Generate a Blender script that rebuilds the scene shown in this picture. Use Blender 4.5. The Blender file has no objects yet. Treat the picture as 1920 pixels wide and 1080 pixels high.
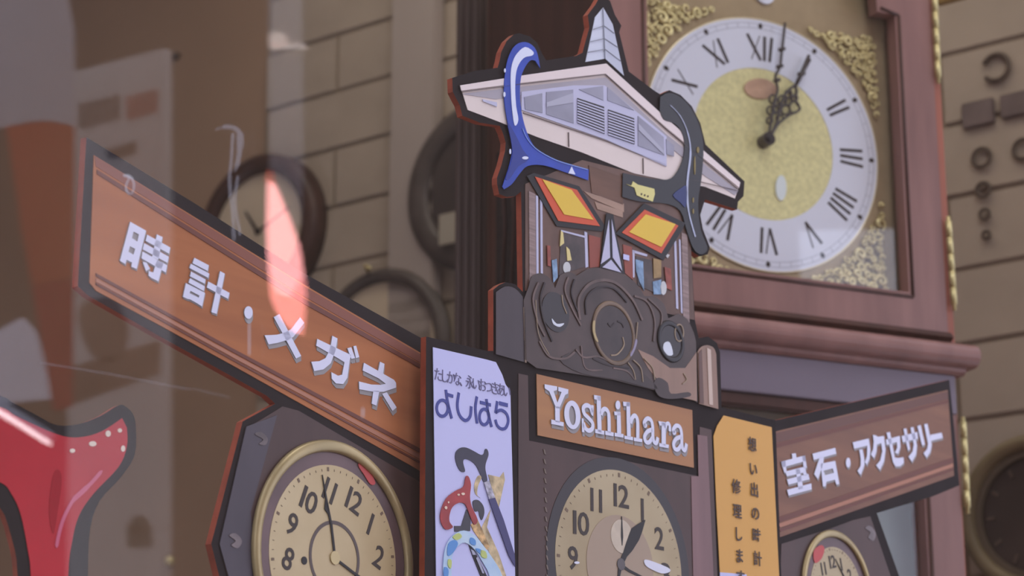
import bpy, bmesh, math, random
from mathutils import Vector, Matrix
from mathutils.geometry import tessellate_polygon
random.seed(7)
SC = bpy.context.scene
COL = SC.collection
PI = math.pi
# ------------------------------------------------------------------ camera
F = 4200.0; PITCH = math.radians(16); CZ = 1.3
CT, ST = math.cos(PITCH), math.sin(PITCH)
EYE = Vector((0, 0, CZ))
cd = bpy.data.cameras.new('camera'); cam = bpy.data.objects.new('camera', cd); COL.objects.link(cam)
cam.location = EYE; cam.rotation_euler = (PI / 2 + PITCH, 0, 0)
cd.sensor_width = 36.0; cd.lens = F / 1920 * 36.0; cd.clip_start = 0.05
cd.dof.use_dof = True; cd.dof.focus_distance = 2.08; cd.dof.aperture_fstop = 8.0
SC.camera = cam
# ------------------------------------------------------------------ daylight and added fill lights
w = bpy.data.worlds.new('overcast'); SC.world = w; w.use_nodes = True
bg = w.node_tree.nodes['Background']
bg.inputs[0].default_value = (0.88, 0.92, 1.16, 1); bg.inputs[1].default_value = 1.0
SC.view_settings.view_transform = 'Standard'; SC.view_settings.look = 'None'
SC.view_settings.gamma = 1; SC.view_settings.use_curve_mapping = False
SC.view_settings.exposure = 1.02
ld = bpy.data.lights.new('interior_fill_light', 'AREA'); ld.shape = 'RECTANGLE'; ld.size = 2.2; ld.size_y = 0.5; ld.energy = 5.5; ld.color = (1.0, 0.90, 0.78)  # unseen area light added to lift the dim back wall
lo = bpy.data.objects.new('interior_fill_light', ld); COL.objects.link(lo); lo.location = (0.1, 3.3, 3.74); lo.rotation_euler = (0, 0, math.radians(-37))
ld2 = bpy.data.lights.new('display_fill_light', 'AREA'); ld2.shape = 'RECTANGLE'; ld2.size = 2.0; ld2.size_y = 0.3; ld2.energy = 9; ld2.color = (0.96, 0.97, 1.0)  # second added fill, brightens the clock front and dial
lo2_ = bpy.data.objects.new('display_fill_light', ld2); COL.objects.link(lo2_); lo2_.location = (1.1, 1.55, 3.74); lo2_.rotation_euler = (0, math.radians(-8), math.radians(-37))
SC.cycles.max_bounces = 8; SC.cycles.transparent_max_bounces = 16


# ------------------------------------------------------------------ helpers
def lin(c):
    c /= 255.0
    return c / 12.92 if c <= 0.04045 else ((c + 0.055) / 1.055) ** 2.4


MATS = {}


def mat(name, rgb, rough=0.6, var=0.0, scale=(8, 8, 8), metal=0.0, spec=0.3, bump=0.0, rgb2=None, kind='noise', detail=4.0):
    """procedural material: a base colour (sRGB 0-255) with optional noise or wood grain"""
    if name in MATS: return MATS[name]
    m = bpy.data.materials.new(name); m.use_nodes = True
    nt = m.node_tree; b = nt.nodes['Principled BSDF']
    c = tuple(lin(x) for x in rgb)
    b.inputs['Base Color'].default_value = c + (1,)
    b.inputs['Roughness'].default_value = rough
    b.inputs['Metallic'].default_value = metal
    b.inputs['Specular IOR Level'].default_value = spec
    if var > 0 or rgb2 is not None:
        tc = nt.nodes.new('ShaderNodeTexCoord'); mp = nt.nodes.new('ShaderNodeMapping')
        mp.inputs['Scale'].default_value = scale
        nt.links.new(tc.outputs['Object'], mp.inputs['Vector'])
        if kind == 'wave':
            tx = nt.nodes.new('ShaderNodeTexWave'); tx.bands_direction = 'Y'
            tx.inputs['Scale'].default_value = 1.0; tx.inputs['Distortion'].default_value = 4.0
            tx.inputs['Detail'].default_value = 3.0
        else:
            tx = nt.nodes.new('ShaderNodeTexNoise'); tx.inputs['Scale'].default_value = 1.0
            tx.inputs['Detail'].default_value = detail
        nt.links.new(mp.outputs[0], tx.inputs['Vector'])
        mx = nt.nodes.new('ShaderNodeMix'); mx.data_type = 'RGBA'
        d = tuple(lin(x) for x in rgb2) if rgb2 is not None else tuple(x * (1 - var) for x in c)
        e = c if rgb2 is not None else tuple(min(1, x * (1 + var)) for x in c)
        mx.inputs[6].default_value = d + (1,); mx.inputs[7].default_value = e + (1,)
        rp = nt.nodes.new('ShaderNodeMapRange'); rp.inputs[1].default_value = 0.3; rp.inputs[2].default_value = 0.7
        nt.links.new(tx.outputs[0], rp.inputs[0]); nt.links.new(rp.outputs[0], mx.inputs[0])
        nt.links.new(mx.outputs[2], b.inputs['Base Color'])
        if bump > 0:
            bp = nt.nodes.new('ShaderNodeBump'); bp.inputs['Strength'].default_value = bump; bp.inputs['Distance'].default_value = 0.002
            nt.links.new(tx.outputs[0], bp.inputs['Height']); nt.links.new(bp.outputs[0], b.inputs['Normal'])
    MATS[name] = m
    return m


def glass_mat(name, ior, tint=(1, 1, 1), rough=0.0):
    m = bpy.data.materials.new(name); m.use_nodes = True
    nt = m.node_tree; nt.nodes.remove(nt.nodes['Principled BSDF'])
    out = nt.nodes['Material Output']
    tr = nt.nodes.new('ShaderNodeBsdfTransparent'); tr.inputs[0].default_value = tint + (1,)
    gl = nt.nodes.new('ShaderNodeBsdfGlossy'); gl.inputs['Roughness'].default_value = rough; gl.inputs[0].default_value = (1, 1, 1, 1)
    fr = nt.nodes.new('ShaderNodeFresnel'); fr.inputs[0].default_value = ior
    mx = nt.nodes.new('ShaderNodeMixShader')
    geo = nt.nodes.new('ShaderNodeNewGeometry')
    # thin pane: the same Fresnel for both faces (no total reflection inside)
    mr = nt.nodes.new('ShaderNodeMapRange'); mr.inputs[3].default_value = ior; mr.inputs[4].default_value = 1.0 / ior
    nt.links.new(geo.outputs['Backfacing'], mr.inputs[0]); nt.links.new(mr.outputs[0], fr.inputs[0])
    nt.links.new(fr.outputs[0], mx.inputs[0]); nt.links.new(tr.outputs[0], mx.inputs[1]); nt.links.new(gl.outputs[0], mx.inputs[2])
    nt.links.new(mx.outputs[0], out.inputs[0])
    return m


def film_mat(name, rgb, alpha):
    m = mat(name, rgb, 0.7)
    m.node_tree.nodes['Principled BSDF'].inputs['Alpha'].default_value = alpha
    return m


def emit_mat(name, rgb, s):
    m = bpy.data.materials.new(name); m.use_nodes = True
    b = m.node_tree.nodes['Principled BSDF']
    b.inputs['Emission Color'].default_value = rgb + (1,); b.inputs['Emission Strength'].default_value = s
    b.inputs['Base Color'].default_value = (0.5, 0.05, 0.05, 1)
    return m


def link(name, me, mats, parent=None):
    o = bpy.data.objects.new(name, me); COL.objects.link(o)
    for m in (mats if isinstance(mats, (list, tuple)) else [mats]): me.materials.append(m)
    if parent is not None: o.parent = parent
    return o


def done(name, bm, mats, parent=None, smooth=False):
    bmesh.ops.recalc_face_normals(bm, faces=bm.faces[:])
    me = bpy.data.meshes.new(name); bm.to_mesh(me); bm.free()
    if smooth:
        for p in me.polygons: p.use_smooth = True
    return link(name, me, mats, parent)


def tag(o, label=None, cat=None, group=None, kind=None):
    if label: o['label'] = label
    if cat: o['category'] = cat
    if group: o['group'] = group
    if kind: o['kind'] = kind
    return o


def ray(x, y):
    a = (x - 960) / F; b = (540 - y) / F
    return Vector((a, CT - b * ST, ST + b * CT))


class PL:
    """an upright plane standing in the room: local X along it, local Y up, local Z its normal"""

    def __init__(s, px, Y, beta, z0=0.5, glass=None):
        d = ray(px, 540); s.b = math.radians(beta)
        s.P = Vector((d.x * Y / d.y, Y, z0)); s.r = Vector((math.cos(s.b), math.sin(s.b), 0)); s.n = Vector((math.sin(s.b), -math.cos(s.b), 0))
        s.mir = glass is not None
        if s.mir:   # the real plane whose mirror image in the shop window this is
            g = glass; s.P2 = s.P - g.n * (2 * (s.P - g.P).dot(g.n))
            s.M = Matrix.Translation(s.P2) @ Matrix((-s.r, (0, 0, 1), -s.n)).transposed().to_4x4()
        else:
            s.M = Matrix.Translation(s.P) @ Matrix((s.r, (0, 0, 1), s.n)).transposed().to_4x4()

    def uv(s, x, y, h=0.0):
        d = ray(x, y); o = s.P + s.n * h
        t = (o - EYE).dot(s.n) / d.dot(s.n)
        p = EYE + d * t
        u = (p - s.P).dot(s.r)
        return Vector((-u if s.mir else u, p.z - s.P.z))

    def uvs(s, pts, h=0.0): return [s.uv(x, y, h) for x, y in pts]

    def empty(s, name):
        o = bpy.data.objects.new(name, None); COL.objects.link(o); o.empty_display_size = 0.1
        o.matrix_world = s.M
        return o


def prism(bm, outer, h0, h1, holes=(), mi_top=0, mi_side=0):
    loops = [list(outer)] + [list(h) for h in holes]
    tris = tessellate_polygon([[Vector((p[0], p[1], 0)) for p in l] for l in loops])
    flat = [p for l in loops for p in l]
    T = [bm.verts.new((p[0], p[1], h1)) for p in flat]; B = [bm.verts.new((p[0], p[1], h0)) for p in flat]
    for a, b, c in tris:
        if len({a, b, c}) < 3: continue
        try:
            f = bm.faces.new((T[a], T[b], T[c])); f.material_index = mi_top
            f = bm.faces.new((B[c], B[b], B[a])); f.material_index = mi_side
        except ValueError: pass
    i = 0
    for l in loops:
        n = len(l)
        for k in range(n):
            a, b = i + k, i + (k + 1) % n
            f = bm.faces.new((T[a], B[a], B[b], T[b])); f.material_index = mi_side
        i += n


def strip(bm, pts, w, h0, h1, closed=False, mi=0):
    """a flat stroke of width w (number or list) along uv points"""
    n = len(pts); W = w if isinstance(w, (list, tuple)) else [w] * n
    L, R = [], []
    for i, p in enumerate(pts):
        a = pts[i - 1] if (i > 0 or closed) else p
        b = pts[(i + 1) % n] if (i < n - 1 or closed) else p
        d = Vector((b[0] - a[0], b[1] - a[1]))
        if d.length < 1e-9: d = Vector((1, 0))
        d.normalize(); q = Vector((-d.y, d.x)) * W[i] / 2
        L.append((p[0] + q.x, p[1] + q.y)); R.append((p[0] - q.x, p[1] - q.y))
    v = [[bm.verts.new((x, y, h)) for x, y in S] for S, h in ((L, h1), (R, h1), (L, h0), (R, h0))]
    m = n if closed else n - 1
    for i in range(m):
        j = (i + 1) % n
        for q in ((v[0][i], v[0][j], v[1][j], v[1][i]), (v[2][i], v[2][j], v[3][j], v[3][i]), (v[0][i], v[0][j], v[2][j], v[2][i]), (v[1][i], v[1][j], v[3][j], v[3][i])):
            f = bm.faces.new(q); f.material_index = mi
    if not closed:
        for i in (0, n - 1):
            bm.faces.new((v[0][i], v[1][i], v[3][i], v[2][i])).material_index = mi


def sm(pts, k=5, closed=False):
    """Catmull-Rom through the points"""
    n = len(pts); out = []
    P = [Vector((p[0], p[1])) for p in pts]
    for i in range(n if closed else n - 1):
        a = P[i - 1] if (i > 0 or closed) else P[0]; b = P[i]; c = P[(i + 1) % n]
        d = P[(i + 2) % n] if (i + 2 < n or closed) else P[-1]
        for j in range(k):
            t = j / k
            out.append(0.5 * ((2 * b) + (c - a) * t + (2 * a - 5 * b + 4 * c - d) * t * t + (3 * b - a - 3 * c + d) * t ** 3))
    if not closed: out.append(P[-1])
    return out


def ell(cx, cy, rx, ry, n=24, a0=0.0, a1=2 * PI, rot=0.0):
    full = abs(a1 - a0 - 2 * PI) < 1e-6
    m = n if full else n + 1
    o = []
    for i in range(m):
        a = a0 + (a1 - a0) * i / n
        x, y = rx * math.cos(a), ry * math.sin(a)
        o.append((cx + x * math.cos(rot) - y * math.sin(rot), cy + x * math.sin(rot) + y * math.cos(rot)))
    return o


def T(ox, oy, s, pts): return [(ox + x * s, oy + y * s) for x, y in pts]


def plates(name, pl, polys, h0, h1, mats, parent):
    """polys: list of pixel outlines; each becomes a piece of its own on plane pl between heights h0..h1"""
    o = None
    for p in polys:
        bm = bmesh.new(); prism(bm, pl.uvs(p, h1), h0, h1)
        q = done(name, bm, mats, parent); o = o or q
    return o


def strokes(name, pl, lines, h0, h1, m, parent):
    """lines: list of (pixel points, width in metres, closed)"""
    for l in lines:
        bm = bmesh.new(); strip(bm, pl.uvs(l[0], h1), l[1], h0, h1, l[2] if len(l) > 2 else False)
        o = done(name, bm, m, parent)
    return o


def disc(name, c, r, h0, h1, m, parent, n=64, r_in=0.0):
    bm = bmesh.new()
    prism(bm, ell(c[0], c[1], r, r, n), h0, h1, [ell(c[0], c[1], r_in, r_in, n)] if r_in > 0 else ())
    return done(name, bm, m, parent)


def ring(name, c, R, r, h, m, parent, n=64, k=8, flat=1.0):
    """a torus lying on the plane"""
    bm = bmesh.new(); rows = []
    for i in range(n):
        a = 2 * PI * i / n
        rows.append([bm.verts.new((c[0] + (R + r * math.cos(b)) * math.cos(a), c[1] + (R + r * math.cos(b)) * math.sin(a), h + r * flat * math.sin(b))) for b in [2 * PI * j / k for j in range(k)]])
    for i in range(n):
        for j in range(k):
            bm.faces.new((rows[i][j], rows[(i + 1) % n][j], rows[(i + 1) % n][(j + 1) % k], rows[i][(j + 1) % k]))
    return done(name, bm, m, parent, True)


def tube(bm, pts, r, k=6):
    """round bar through 3-D points; r a number or list"""
    n = len(pts); P = [Vector(p) for p in pts]; rows = []
    for i in range(n):
        d = (P[min(i + 1, n - 1)] - P[max(i - 1, 0)]).normalized()
        a = d.cross(Vector((0, 0, 1)))
        if a.length < 1e-4: a = d.cross(Vector((0, 1, 0)))
        a.normalize(); b = d.cross(a); q = r[i] if isinstance(r, (list, tuple)) else r
        rows.append([bm.verts.new(P[i] + a * q * math.cos(t) + b * q * math.sin(t)) for t in [2 * PI * j / k for j in range(k)]])
    for i in range(n - 1):
        for j in range(k):
            bm.faces.new((rows[i][j], rows[i][(j + 1) % k], rows[i + 1][(j + 1) % k], rows[i + 1][j]))
    bm.faces.new(rows[0]); bm.faces.new(rows[-1])


def box(name, u0, u1, v0, v1, h0, h1, m, parent, bev=0.0):
    bm = bmesh.new(); bmesh.ops.create_cube(bm, size=1)
    for v in bm.verts: v.co = Vector(((u0 + u1) / 2 + v.co.x * (u1 - u0), (v0 + v1) / 2 + v.co.y * (v1 - v0), (h0 + h1) / 2 + v.co.z * (h1 - h0)))
    if bev > 0: bmesh.ops.bevel(bm, geom=bm.edges[:], offset=bev, segments=2, affect='EDGES')
    return done(name, bm, m, parent)


def prof(name, pts, u0, u1, m, parent, smooth=False):
    """a moulding: a (h, v) profile run along u"""
    bm = bmesh.new()
    A = [bm.verts.new((u0, v, h)) for h, v in pts]; B = [bm.verts.new((u1, v, h)) for h, v in pts]
    for i in range(len(pts)):
        j = (i + 1) % len(pts); bm.faces.new((A[i], A[j], B[j], B[i]))
    bm.faces.new(A); bm.faces.new(B)
    return done(name, bm, m, parent, smooth)


GL = {}


def glyph(ch, bold=0.0):
    """vertices and triangles of one printed character in em units"""
    k = (ch, bold)
    if k in GL: return GL[k]
    c = bpy.data.curves.new('glyph', 'FONT'); c.body = ch; c.offset = bold; c.resolution_u = 3
    o = bpy.data.objects.new('glyph', c); COL.objects.link(o)
    dg = bpy.context.evaluated_depsgraph_get(); dg.update()
    e = o.evaluated_get(dg); me = e.to_mesh()
    V = [(v.co.x, v.co.y) for v in me.vertices]; Fc = [tuple(p.vertices) for p in me.polygons]
    e.to_mesh_clear(); bpy.data.objects.remove(o); bpy.data.curves.remove(c)
    GL[k] = (V, Fc)
    return GL[k]


def chars(name, items, h, m, parent):
    """items: (char, centre uv, width, height, rotation, bold, fit) -> one thin printed mesh"""
    bm = bmesh.new()
    for ch, c, wd, ht, rot, bold, fit in items:
        V, Fc = glyph(ch, bold)
        if fit:
            x0, x1 = min(v[0] for v in V), max(v[0] for v in V); y0, y1 = min(v[1] for v in V), max(v[1] for v in V)
        else: x0, x1, y0, y1 = 0, 1, -0.12, 0.88
        vs = []
        for x, y in V:
            a = ((x - x0) / (x1 - x0) - 0.5) * wd; b = ((y - y0) / (y1 - y0) - 0.5) * ht
            vs.append(bm.verts.new((c[0] + a * math.cos(rot) - b * math.sin(rot), c[1] + a * math.sin(rot) + b * math.cos(rot), h)))
        for f in Fc:
            try: bm.faces.new([vs[i] for i in f])
            except ValueError: pass
    bm.normal_update()
    for f in bm.faces:
        if f.normal.z < 0: f.normal_flip()
    r = bmesh.ops.extrude_face_region(bm, geom=bm.faces[:])
    for v in [g for g in r['geom'] if isinstance(g, bmesh.types.BMVert)]: v.co.z -= 0.0004
    return done(name, bm, m, parent)


# ------------------------------------------------------------------ materials
charcoal = mat('charcoal print', (48, 42, 43), 0.7, 0.12, (20, 20, 20), spec=0.08)
foam = mat('red orange foam edge', (156, 72, 46), 0.7, 0.2, (60, 60, 60))
white_print = mat('white print', (206, 206, 246), 0.5)
letter_white = mat('white letter face', (226, 226, 246), 0.45)
letter_side = mat('grey letter side', (158, 152, 152), 0.6)
plank_print = mat('printed brown wood', (190, 122, 80), 0.6, 0, (3, 40, 3), spec=0.12, rgb2=(168, 106, 72), kind='noise')
plank_dark = mat('printed dark wood line', (112, 60, 46), 0.5)
plank_pale = mat('printed pale wood line', (178, 120, 94), 0.5)
case_print = mat('printed dark clock case', (78, 56, 52), 0.5, 0.25, (14, 4, 3))
case_rose = mat('printed rose wood strip', (132, 100, 100), 0.5, 0.15, (40, 3, 3))
brass_print = mat('printed brass rim', (176, 156, 112), 0.35, 0.3, (12, 12, 4), metal=0.3)
dial_cream = mat('printed cream dial', (196, 178, 142), 0.5, 0, (7, 7, 7), rgb2=(168, 148, 112))
dial_tan = mat('printed tan dial centre', (172, 150, 128), 0.5)
numeral_ink = mat('dark brown numeral ink', (58, 46, 40), 0.5)
ink = mat('black ink', (30, 25, 27), 0.5)
navy = mat('navy lettering', (70, 76, 150), 0.5)
amber = mat('amber print', (222, 166, 82), 0.5)
amber_ink = mat('brown lettering', (74, 52, 40), 0.5)
copper = mat('printed copper', (150, 118, 100), 0.4, 0.2, (30, 8, 3))
carve = mat('printed carved wood', (78, 62, 58), 0.45, 0.3, (18, 18, 3))
carve_hi = mat('printed carved highlight', (160, 138, 112), 0.45)
orange_p = mat('orange print', (214, 84, 44), 0.45)
yellow_p = mat('yellow print', (234, 194, 64), 0.45)
blue_p = mat('blue glossy handle print', (36, 66, 172), 0.4, 0.25, (25, 25, 3))
blue_dk = mat('dark blue print', (30, 44, 104), 0.4)
shine = mat('pale highlight print', (226, 230, 250), 0.4)
lilac = mat('lilac print', (196, 194, 218), 0.45)

# ------------------------------------------------------------------ room shell
GLASS = PL(150, 1.52, -37, 0.4)
WALL = PL(1850, 3.6, -37, 0.5)
plaster = mat('brown plaster', (166, 138, 114), 0.9, 0.06, (3, 3, 3))
mortar = mat('mortar', (150, 134, 114), 0.95, 0.1, (30, 30, 30))
block_m = mat('mirrored street block', (172, 158, 141), 0.9, 0.08, (6, 9, 6), bump=0.1)
pil_m = mat('pale pilaster', (170, 158, 149), 0.85, 0.05, (4, 2, 4))
gm = glass_mat('window glass', 1.5)


def sbox(name, pl, *a, m=None, parent=None, bev=0.0):
    o = box(name, *a, m, parent, bev)
    if parent is None: o.matrix_world = pl.M
    return o


uL = WALL.uv(-700, 500).x; uR = WALL.uv(2700, 500).x
wb = tag(sbox('wall_back', WALL, uL, uR, 0, 3.4, -0.15, -0.012, m=plaster), kind='structure')
# street reflection built as solid block facing: rows found from the joints, running bond
u0 = WALL.uv(492, 300).x; v_ref = WALL.uv(1850, 357).y; rh = (WALL.uv(1850, 81).y - WALL.uv(1850, 635).y) / 4.0
bw = 0.40; uj = WALL.uv(627, 330).x
sbox('mirrored_mortar_bed', WALL, u0, uR, 0.4, 3.4, -0.0125, -0.006, m=mortar, parent=wb)
proto = {}
for i in range(-10, 7):
    va = v_ref + i * rh; vb = va + rh
    if vb < 0.5 or va > 3.1: continue
    off = uj if i % 2 == 0 else uj - bw * 0.5
    k = math.floor((u0 - off) / bw)
    while True:
        a = max(off + k * bw, u0); b = off + (k + 1) * bw; k += 1
        if a > WALL.uv(2050, 300).x: break
        if b - a < 0.03: continue
        key = round(b - a, 4)
        if key not in proto:
            o = box('block', 0.003, b - a - 0.003, 0.003, rh - 0.003, -0.008, 0.0, block_m, wb, 0.003); proto[key] = o.data
        else: o = bpy.data.objects.new('block', proto[key]); COL.objects.link(o); o.parent = wb
        o.location = (a, va, random.uniform(-0.001, 0.001))
        o.parent = wb
# pale pilaster standing between the block wall and the longcase clock
pu0, pu1 = WALL.uv(748, 200).x, WALL.uv(832, 200).x
tp = tag(sbox('trim_1', WALL, pu0, pu1, 0, 3.4, 0.0, 0.03, m=pil_m, bev=0.004), kind='structure')


def shell(name, x0, x1, y0, y1, z0, z1, m):
    bm = bmesh.new(); bmesh.ops.create_cube(bm, size=1)
    for v in bm.verts: v.co = Vector(((x0 + x1) / 2 + v.co.x * (x1 - x0), (y0 + y1) / 2 + v.co.y * (y1 - y0), (z0 + z1) / 2 + v.co.z * (z1 - z0)))
    return tag(done(name, bm, m), kind='structure')


wuL, wuR = -3.4, 2.6


def deck(name, z0, z1, m):
    """slab between the window line and the back wall"""
    bm = bmesh.new()
    g0 = GLASS.P + GLASS.r * wuL; g1 = GLASS.P + GLASS.r * wuR
    d = (WALL.P - GLASS.P).dot(-GLASS.n)
    P = [g0, g1, g1 - GLASS.n * (d - 0.0), g0 - GLASS.n * (d - 0.0)]
    prism(bm, [(p.x, p.y) for p in P], z0, z1)
    return tag(done(name, bm, m), kind='structure')


deck('floor', 0.35, 0.5, mat('display floor', (120, 92, 70), 0.6, 0.2, (2, 14, 2)))
deck('ceiling', 3.8, 3.9, mat('ceiling white', (205, 200, 190), 0.9, 0.03, (3, 3, 3)))
dd = (WALL.P - GLASS.P).dot(-GLASS.n)
# right wall gets an added opening; its sky glares in the clock glass
for nm, ua, ub, va, vb, ha, hb in (('wall_left', wuL - .1, wuL, 0, 3.45, -dd - .1, .02), ('wall_right', wuR, wuR + .1, 0, 3.45, -1.65, .02), ('wall_right', wuR, wuR + .1, 2.74, 3.45, -dd - .1, -1.65), ('wall_right', wuR, wuR + .1, 0, .9, -dd - .1, -1.65)):
    o = box(nm, ua, ub, va, vb, ha, hb, plaster, None); o.matrix_world = GLASS.M; tag(o, kind='structure')
win = box('window_1', wuL, wuR, 0.0, 3.40, -0.003, 0.003, gm, None); win.matrix_world = GLASS.M; tag(win, kind='structure')
# street side: paving and the building opposite, which the glass mirrors
shell('ground', -14, 8, -14, 2.2, -0.1, -0.02, mat('grey paving', (120, 116, 112), 0.9, 0.15, (2, 2, 2)))
of = PL(150, 1.52, -37, 0.0); of.P = of.P + of.n * 9.0
fac = box('wall_street', -30, 10, 0, 9.0, -0.3, 0, mat('grey brown street wall', (84, 72, 60), 0.9, 0.1, (1.2, 1.2, 1)), None)
fac.matrix_world = Matrix.Translation(of.P) @ Matrix((of.r, (0, 0, 1), of.n)).transposed().to_4x4(); tag(fac, kind='structure')

# ------------------------------------------------------------------ body board of the folding display
BODY = PL(790, 2.0, 47)
body = BODY.empty('display_board')
tag(body, 'centre robot shaped display board with gabled roof head, yellow eyes and wooden name plate', 'display board', 'shop display boards')
BT = 0.007
out = [(799, 631), (913, 658), (925, 658), (925, 543), (936, 534), (948, 529), (966, 533), (980, 547), (977, 359), (966, 368), (950, 369), (936, 364), (932, 345), (932, 333), (940, 310), (947, 283), (948, 267),
       (943, 250), (937, 236), (900, 230), (867, 217), (862, 197), (855, 184), (849, 172), (848, 146), (890, 133), (933, 127), (937, 113), (940, 97), (950, 77), (963, 65), (973, 62), (993, 68), (1007, 80), (1016, 100), (1024, 113),
       (1079, 105), (1092, 99), (1105, 51), (1102, 28), (1116, 9), (1128, -12), (1144, 2), (1153, 28), (1165, 48), (1161, 60), (1179, 134), (1223, 167), (1238, 177), (1255, 169), (1276, 178), (1297, 199), (1313, 231),
       (1323, 271), (1396, 340), (1394, 368), (1384, 378), (1382, 393), (1322, 374), (1313, 403), (1318, 430), (1331, 463), (1327, 477), (1311, 481), (1296, 470), (1303, 600), (1310, 634), (1328, 631), (1344, 643),
       (1350, 660), (1353, 764), (1454, 788), (1465, 1080), (1480, 1520)]
fv = BODY.uv(1000, 1080, BT)


def board(pl, name, outline, parent, bottom_px, t=BT):
    """black faced foam board with red orange edges; it stands on the display floor"""
    P = pl.uvs(outline, t)
    a, b = P[-1], P[0]
    bm = bmesh.new()
    prism(bm, P[:-1] + [Vector((a.x, 0.0)), Vector((pl.uv(*bottom_px, t).x, 0.0))], 0, t, (), 0, 1)
    return done(name, bm, [charcoal, foam], parent)


bb = board(BODY, 'board', out, body, (803, 1400))
Z1, Z2, Z3, Z4, Z5 = BT + .0006, BT + .0012, BT + .0018, BT + .0024, BT + .0030


def P1(name, polys, z, m, parent, pl=BODY): return plates(name, pl, polys, z - .0006, z, m, parent)


# shop front print behind the eyes
fac_m = mat('printed shop front', (104, 76, 64), 0.5, 0.35, (30, 14, 3))
sf = P1('shop_front', [[(985, 345), (1092, 300), (1290, 350), (1296, 470), (1302, 600), (1240, 585), (985, 545)]], Z1, fac_m, body)
P1('brick_pier', [[(992, 358), (1004, 364), (1005, 522), (993, 528)]], Z2, mat('printed pink brick', (150, 128, 124), 0.6, 0.3, (20, 300, 3)), sf)
P1('brick_pier', [[(1278, 436), (1289, 440), (1293, 605), (1281, 598)]], Z2, MATS['printed pink brick'], sf)
for q in ([(1005, 366), (1009, 368), (1010, 520), (1006, 522)], [(1013, 372), (1017, 374), (1018, 515), (1014, 517)], [(1264, 450), (1268, 452), (1272, 580), (1268, 578)], [(1273, 448), (1276, 450), (1280, 588), (1277, 586)],
          [(1096, 434), (1101, 436), (1103, 500), (1098, 502)], [(1052, 431), (1100, 443), (1100, 447), (1052, 434)], [(1186, 468), (1190, 470), (1190, 520), (1187, 520)], [(1188, 469), (1214, 477), (1213, 481), (1188, 474)]):
    P1('post', [q], Z2, lilac, sf)
P1('doorway', [[(1104, 440), (1126, 446), (1124, 500), (1106, 502)], [(1168, 458), (1185, 463), (1187, 525), (1172, 512)]], Z2, mat('printed red door', (146, 72, 56), 0.5, 0.2, (20, 20, 3)), sf)
P1('beam', [[(1094, 358), (1170, 382), (1170, 398), (1110, 372)], [(1115, 378), (1168, 396), (1168, 408), (1120, 392)]], Z2, mat('printed beam', (168, 136, 116), 0.5, 0.2, (20, 60, 3)), sf)
P1('lintel', [[(1104, 310), (1168, 332), (1168, 384), (1110, 362)]], Z2, mat('printed lintel', (110, 76, 58), 0.5, 0.3, (8, 50, 3)), sf)
P1('window_glass', [[(1052, 436), (1095, 447), (1097, 500), (1058, 512), (1048, 520)], [(1192, 480), (1222, 488), (1226, 548), (1196, 535)]], Z2, mat('printed dark window', (72, 58, 56), 0.4, 0.5, (50, 50, 3)), sf)
P1('yellow_lamp', [[(1052, 432), (1056, 436), (1058, 456), (1050, 462)], [(1062, 462), (1068, 468), (1072, 488), (1064, 489)]], Z3, mat('printed lamp yellow', (226, 208, 140), 0.5), sf)
P1('jug', [ell(1063, 502, 7, 11, 16), ell(1244, 540, 6, 13, 16), [(1236, 470), (1256, 478), (1252, 484), (1248, 480)]], Z3, mat('printed pale jug', (206, 206, 206), 0.5), sf)
P1('blue_display', [[(1192, 486), (1206, 490), (1208, 545), (1200, 530), (1193, 508)], [(1224, 528), (1240, 524), (1240, 552), (1226, 552)], [(1035, 488), (1044, 485), (1046, 520), (1038, 530)]], Z3, mat('printed blue goods', (128, 156, 186), 0.5, 0.5, (90, 90, 3)), sf)
P1('red_goods', [[(1026, 460), (1032, 461), (1033, 500), (1027, 498)], [(1246, 500), (1258, 504), (1260, 545), (1250, 540)], [(1170, 474), (1180, 477), (1180, 487), (1170, 485)]], Z3, mat('printed red goods', (150, 74, 60), 0.5, 0.4, (70, 70, 3)), sf)
P1('gold_goods', [[(1225, 484), (1240, 488), (1240, 520), (1226, 522)]], Z3, mat('printed gold goods', (160, 130, 84), 0.5, 0.3, (70, 70, 3)), sf)
P1('price_card', [[(1169, 476), (1180, 479), (1180, 489), (1169, 486)]], Z4, white_print, sf)

# gabled roof head
gcream = mat('printed cream wall', (232, 216, 208), 0.5, 0.04, (6, 6, 3))
gfas = mat('printed fascia', (236, 220, 216), 0.5)
gsof = mat('printed soffit grey', (172, 164, 172), 0.5, 0.06, (9, 9, 3))
gpane = mat('printed grey pane', (150, 148, 164), 0.4, 0.2, (14, 22, 3))
gline = mat('printed thin line', (120, 106, 104), 0.5)
gab = P1('gable_wall', [[(863, 160), (982, 141), (1137, 119), (1178, 158), (1250, 222), (1388, 342), (1378, 372), (1322, 350), (1250, 338), (1189, 325), (1092, 286), (1008, 257), (935, 228), (877, 206)]], Z1, gcream, body)
P1('soffit', [[(866, 176), (982, 162), (1136, 145), (1250, 252), (1384, 358), (1378, 366), (1322, 330), (1250, 270), (1136, 164), (1072, 164), (982, 178), (930, 186)]], Z2, gsof, gab)
P1('fascia', [[(863, 160), (982, 141), (1137, 119), (1250, 222), (1388, 342), (1386, 352), (1250, 240), (1136, 138), (982, 155), (865, 170)]], Z3, gfas, gab)
strokes('fascia_line', BODY, [([(866, 172), (982, 157), (1136, 139), (1250, 242), (1384, 354)], .0008), ([(1290, 365 - 30), (1384, 357)], .0004)], Z2, Z4, gline, gab)
wf = P1('window_frame', [[(978, 172), (1076, 160), (1134, 160), (1250, 256), (1250, 312), (1137, 262), (978, 206)]], Z3, lilac, gab)
g = lambda p: T(930, 30, .3242, p)
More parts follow.
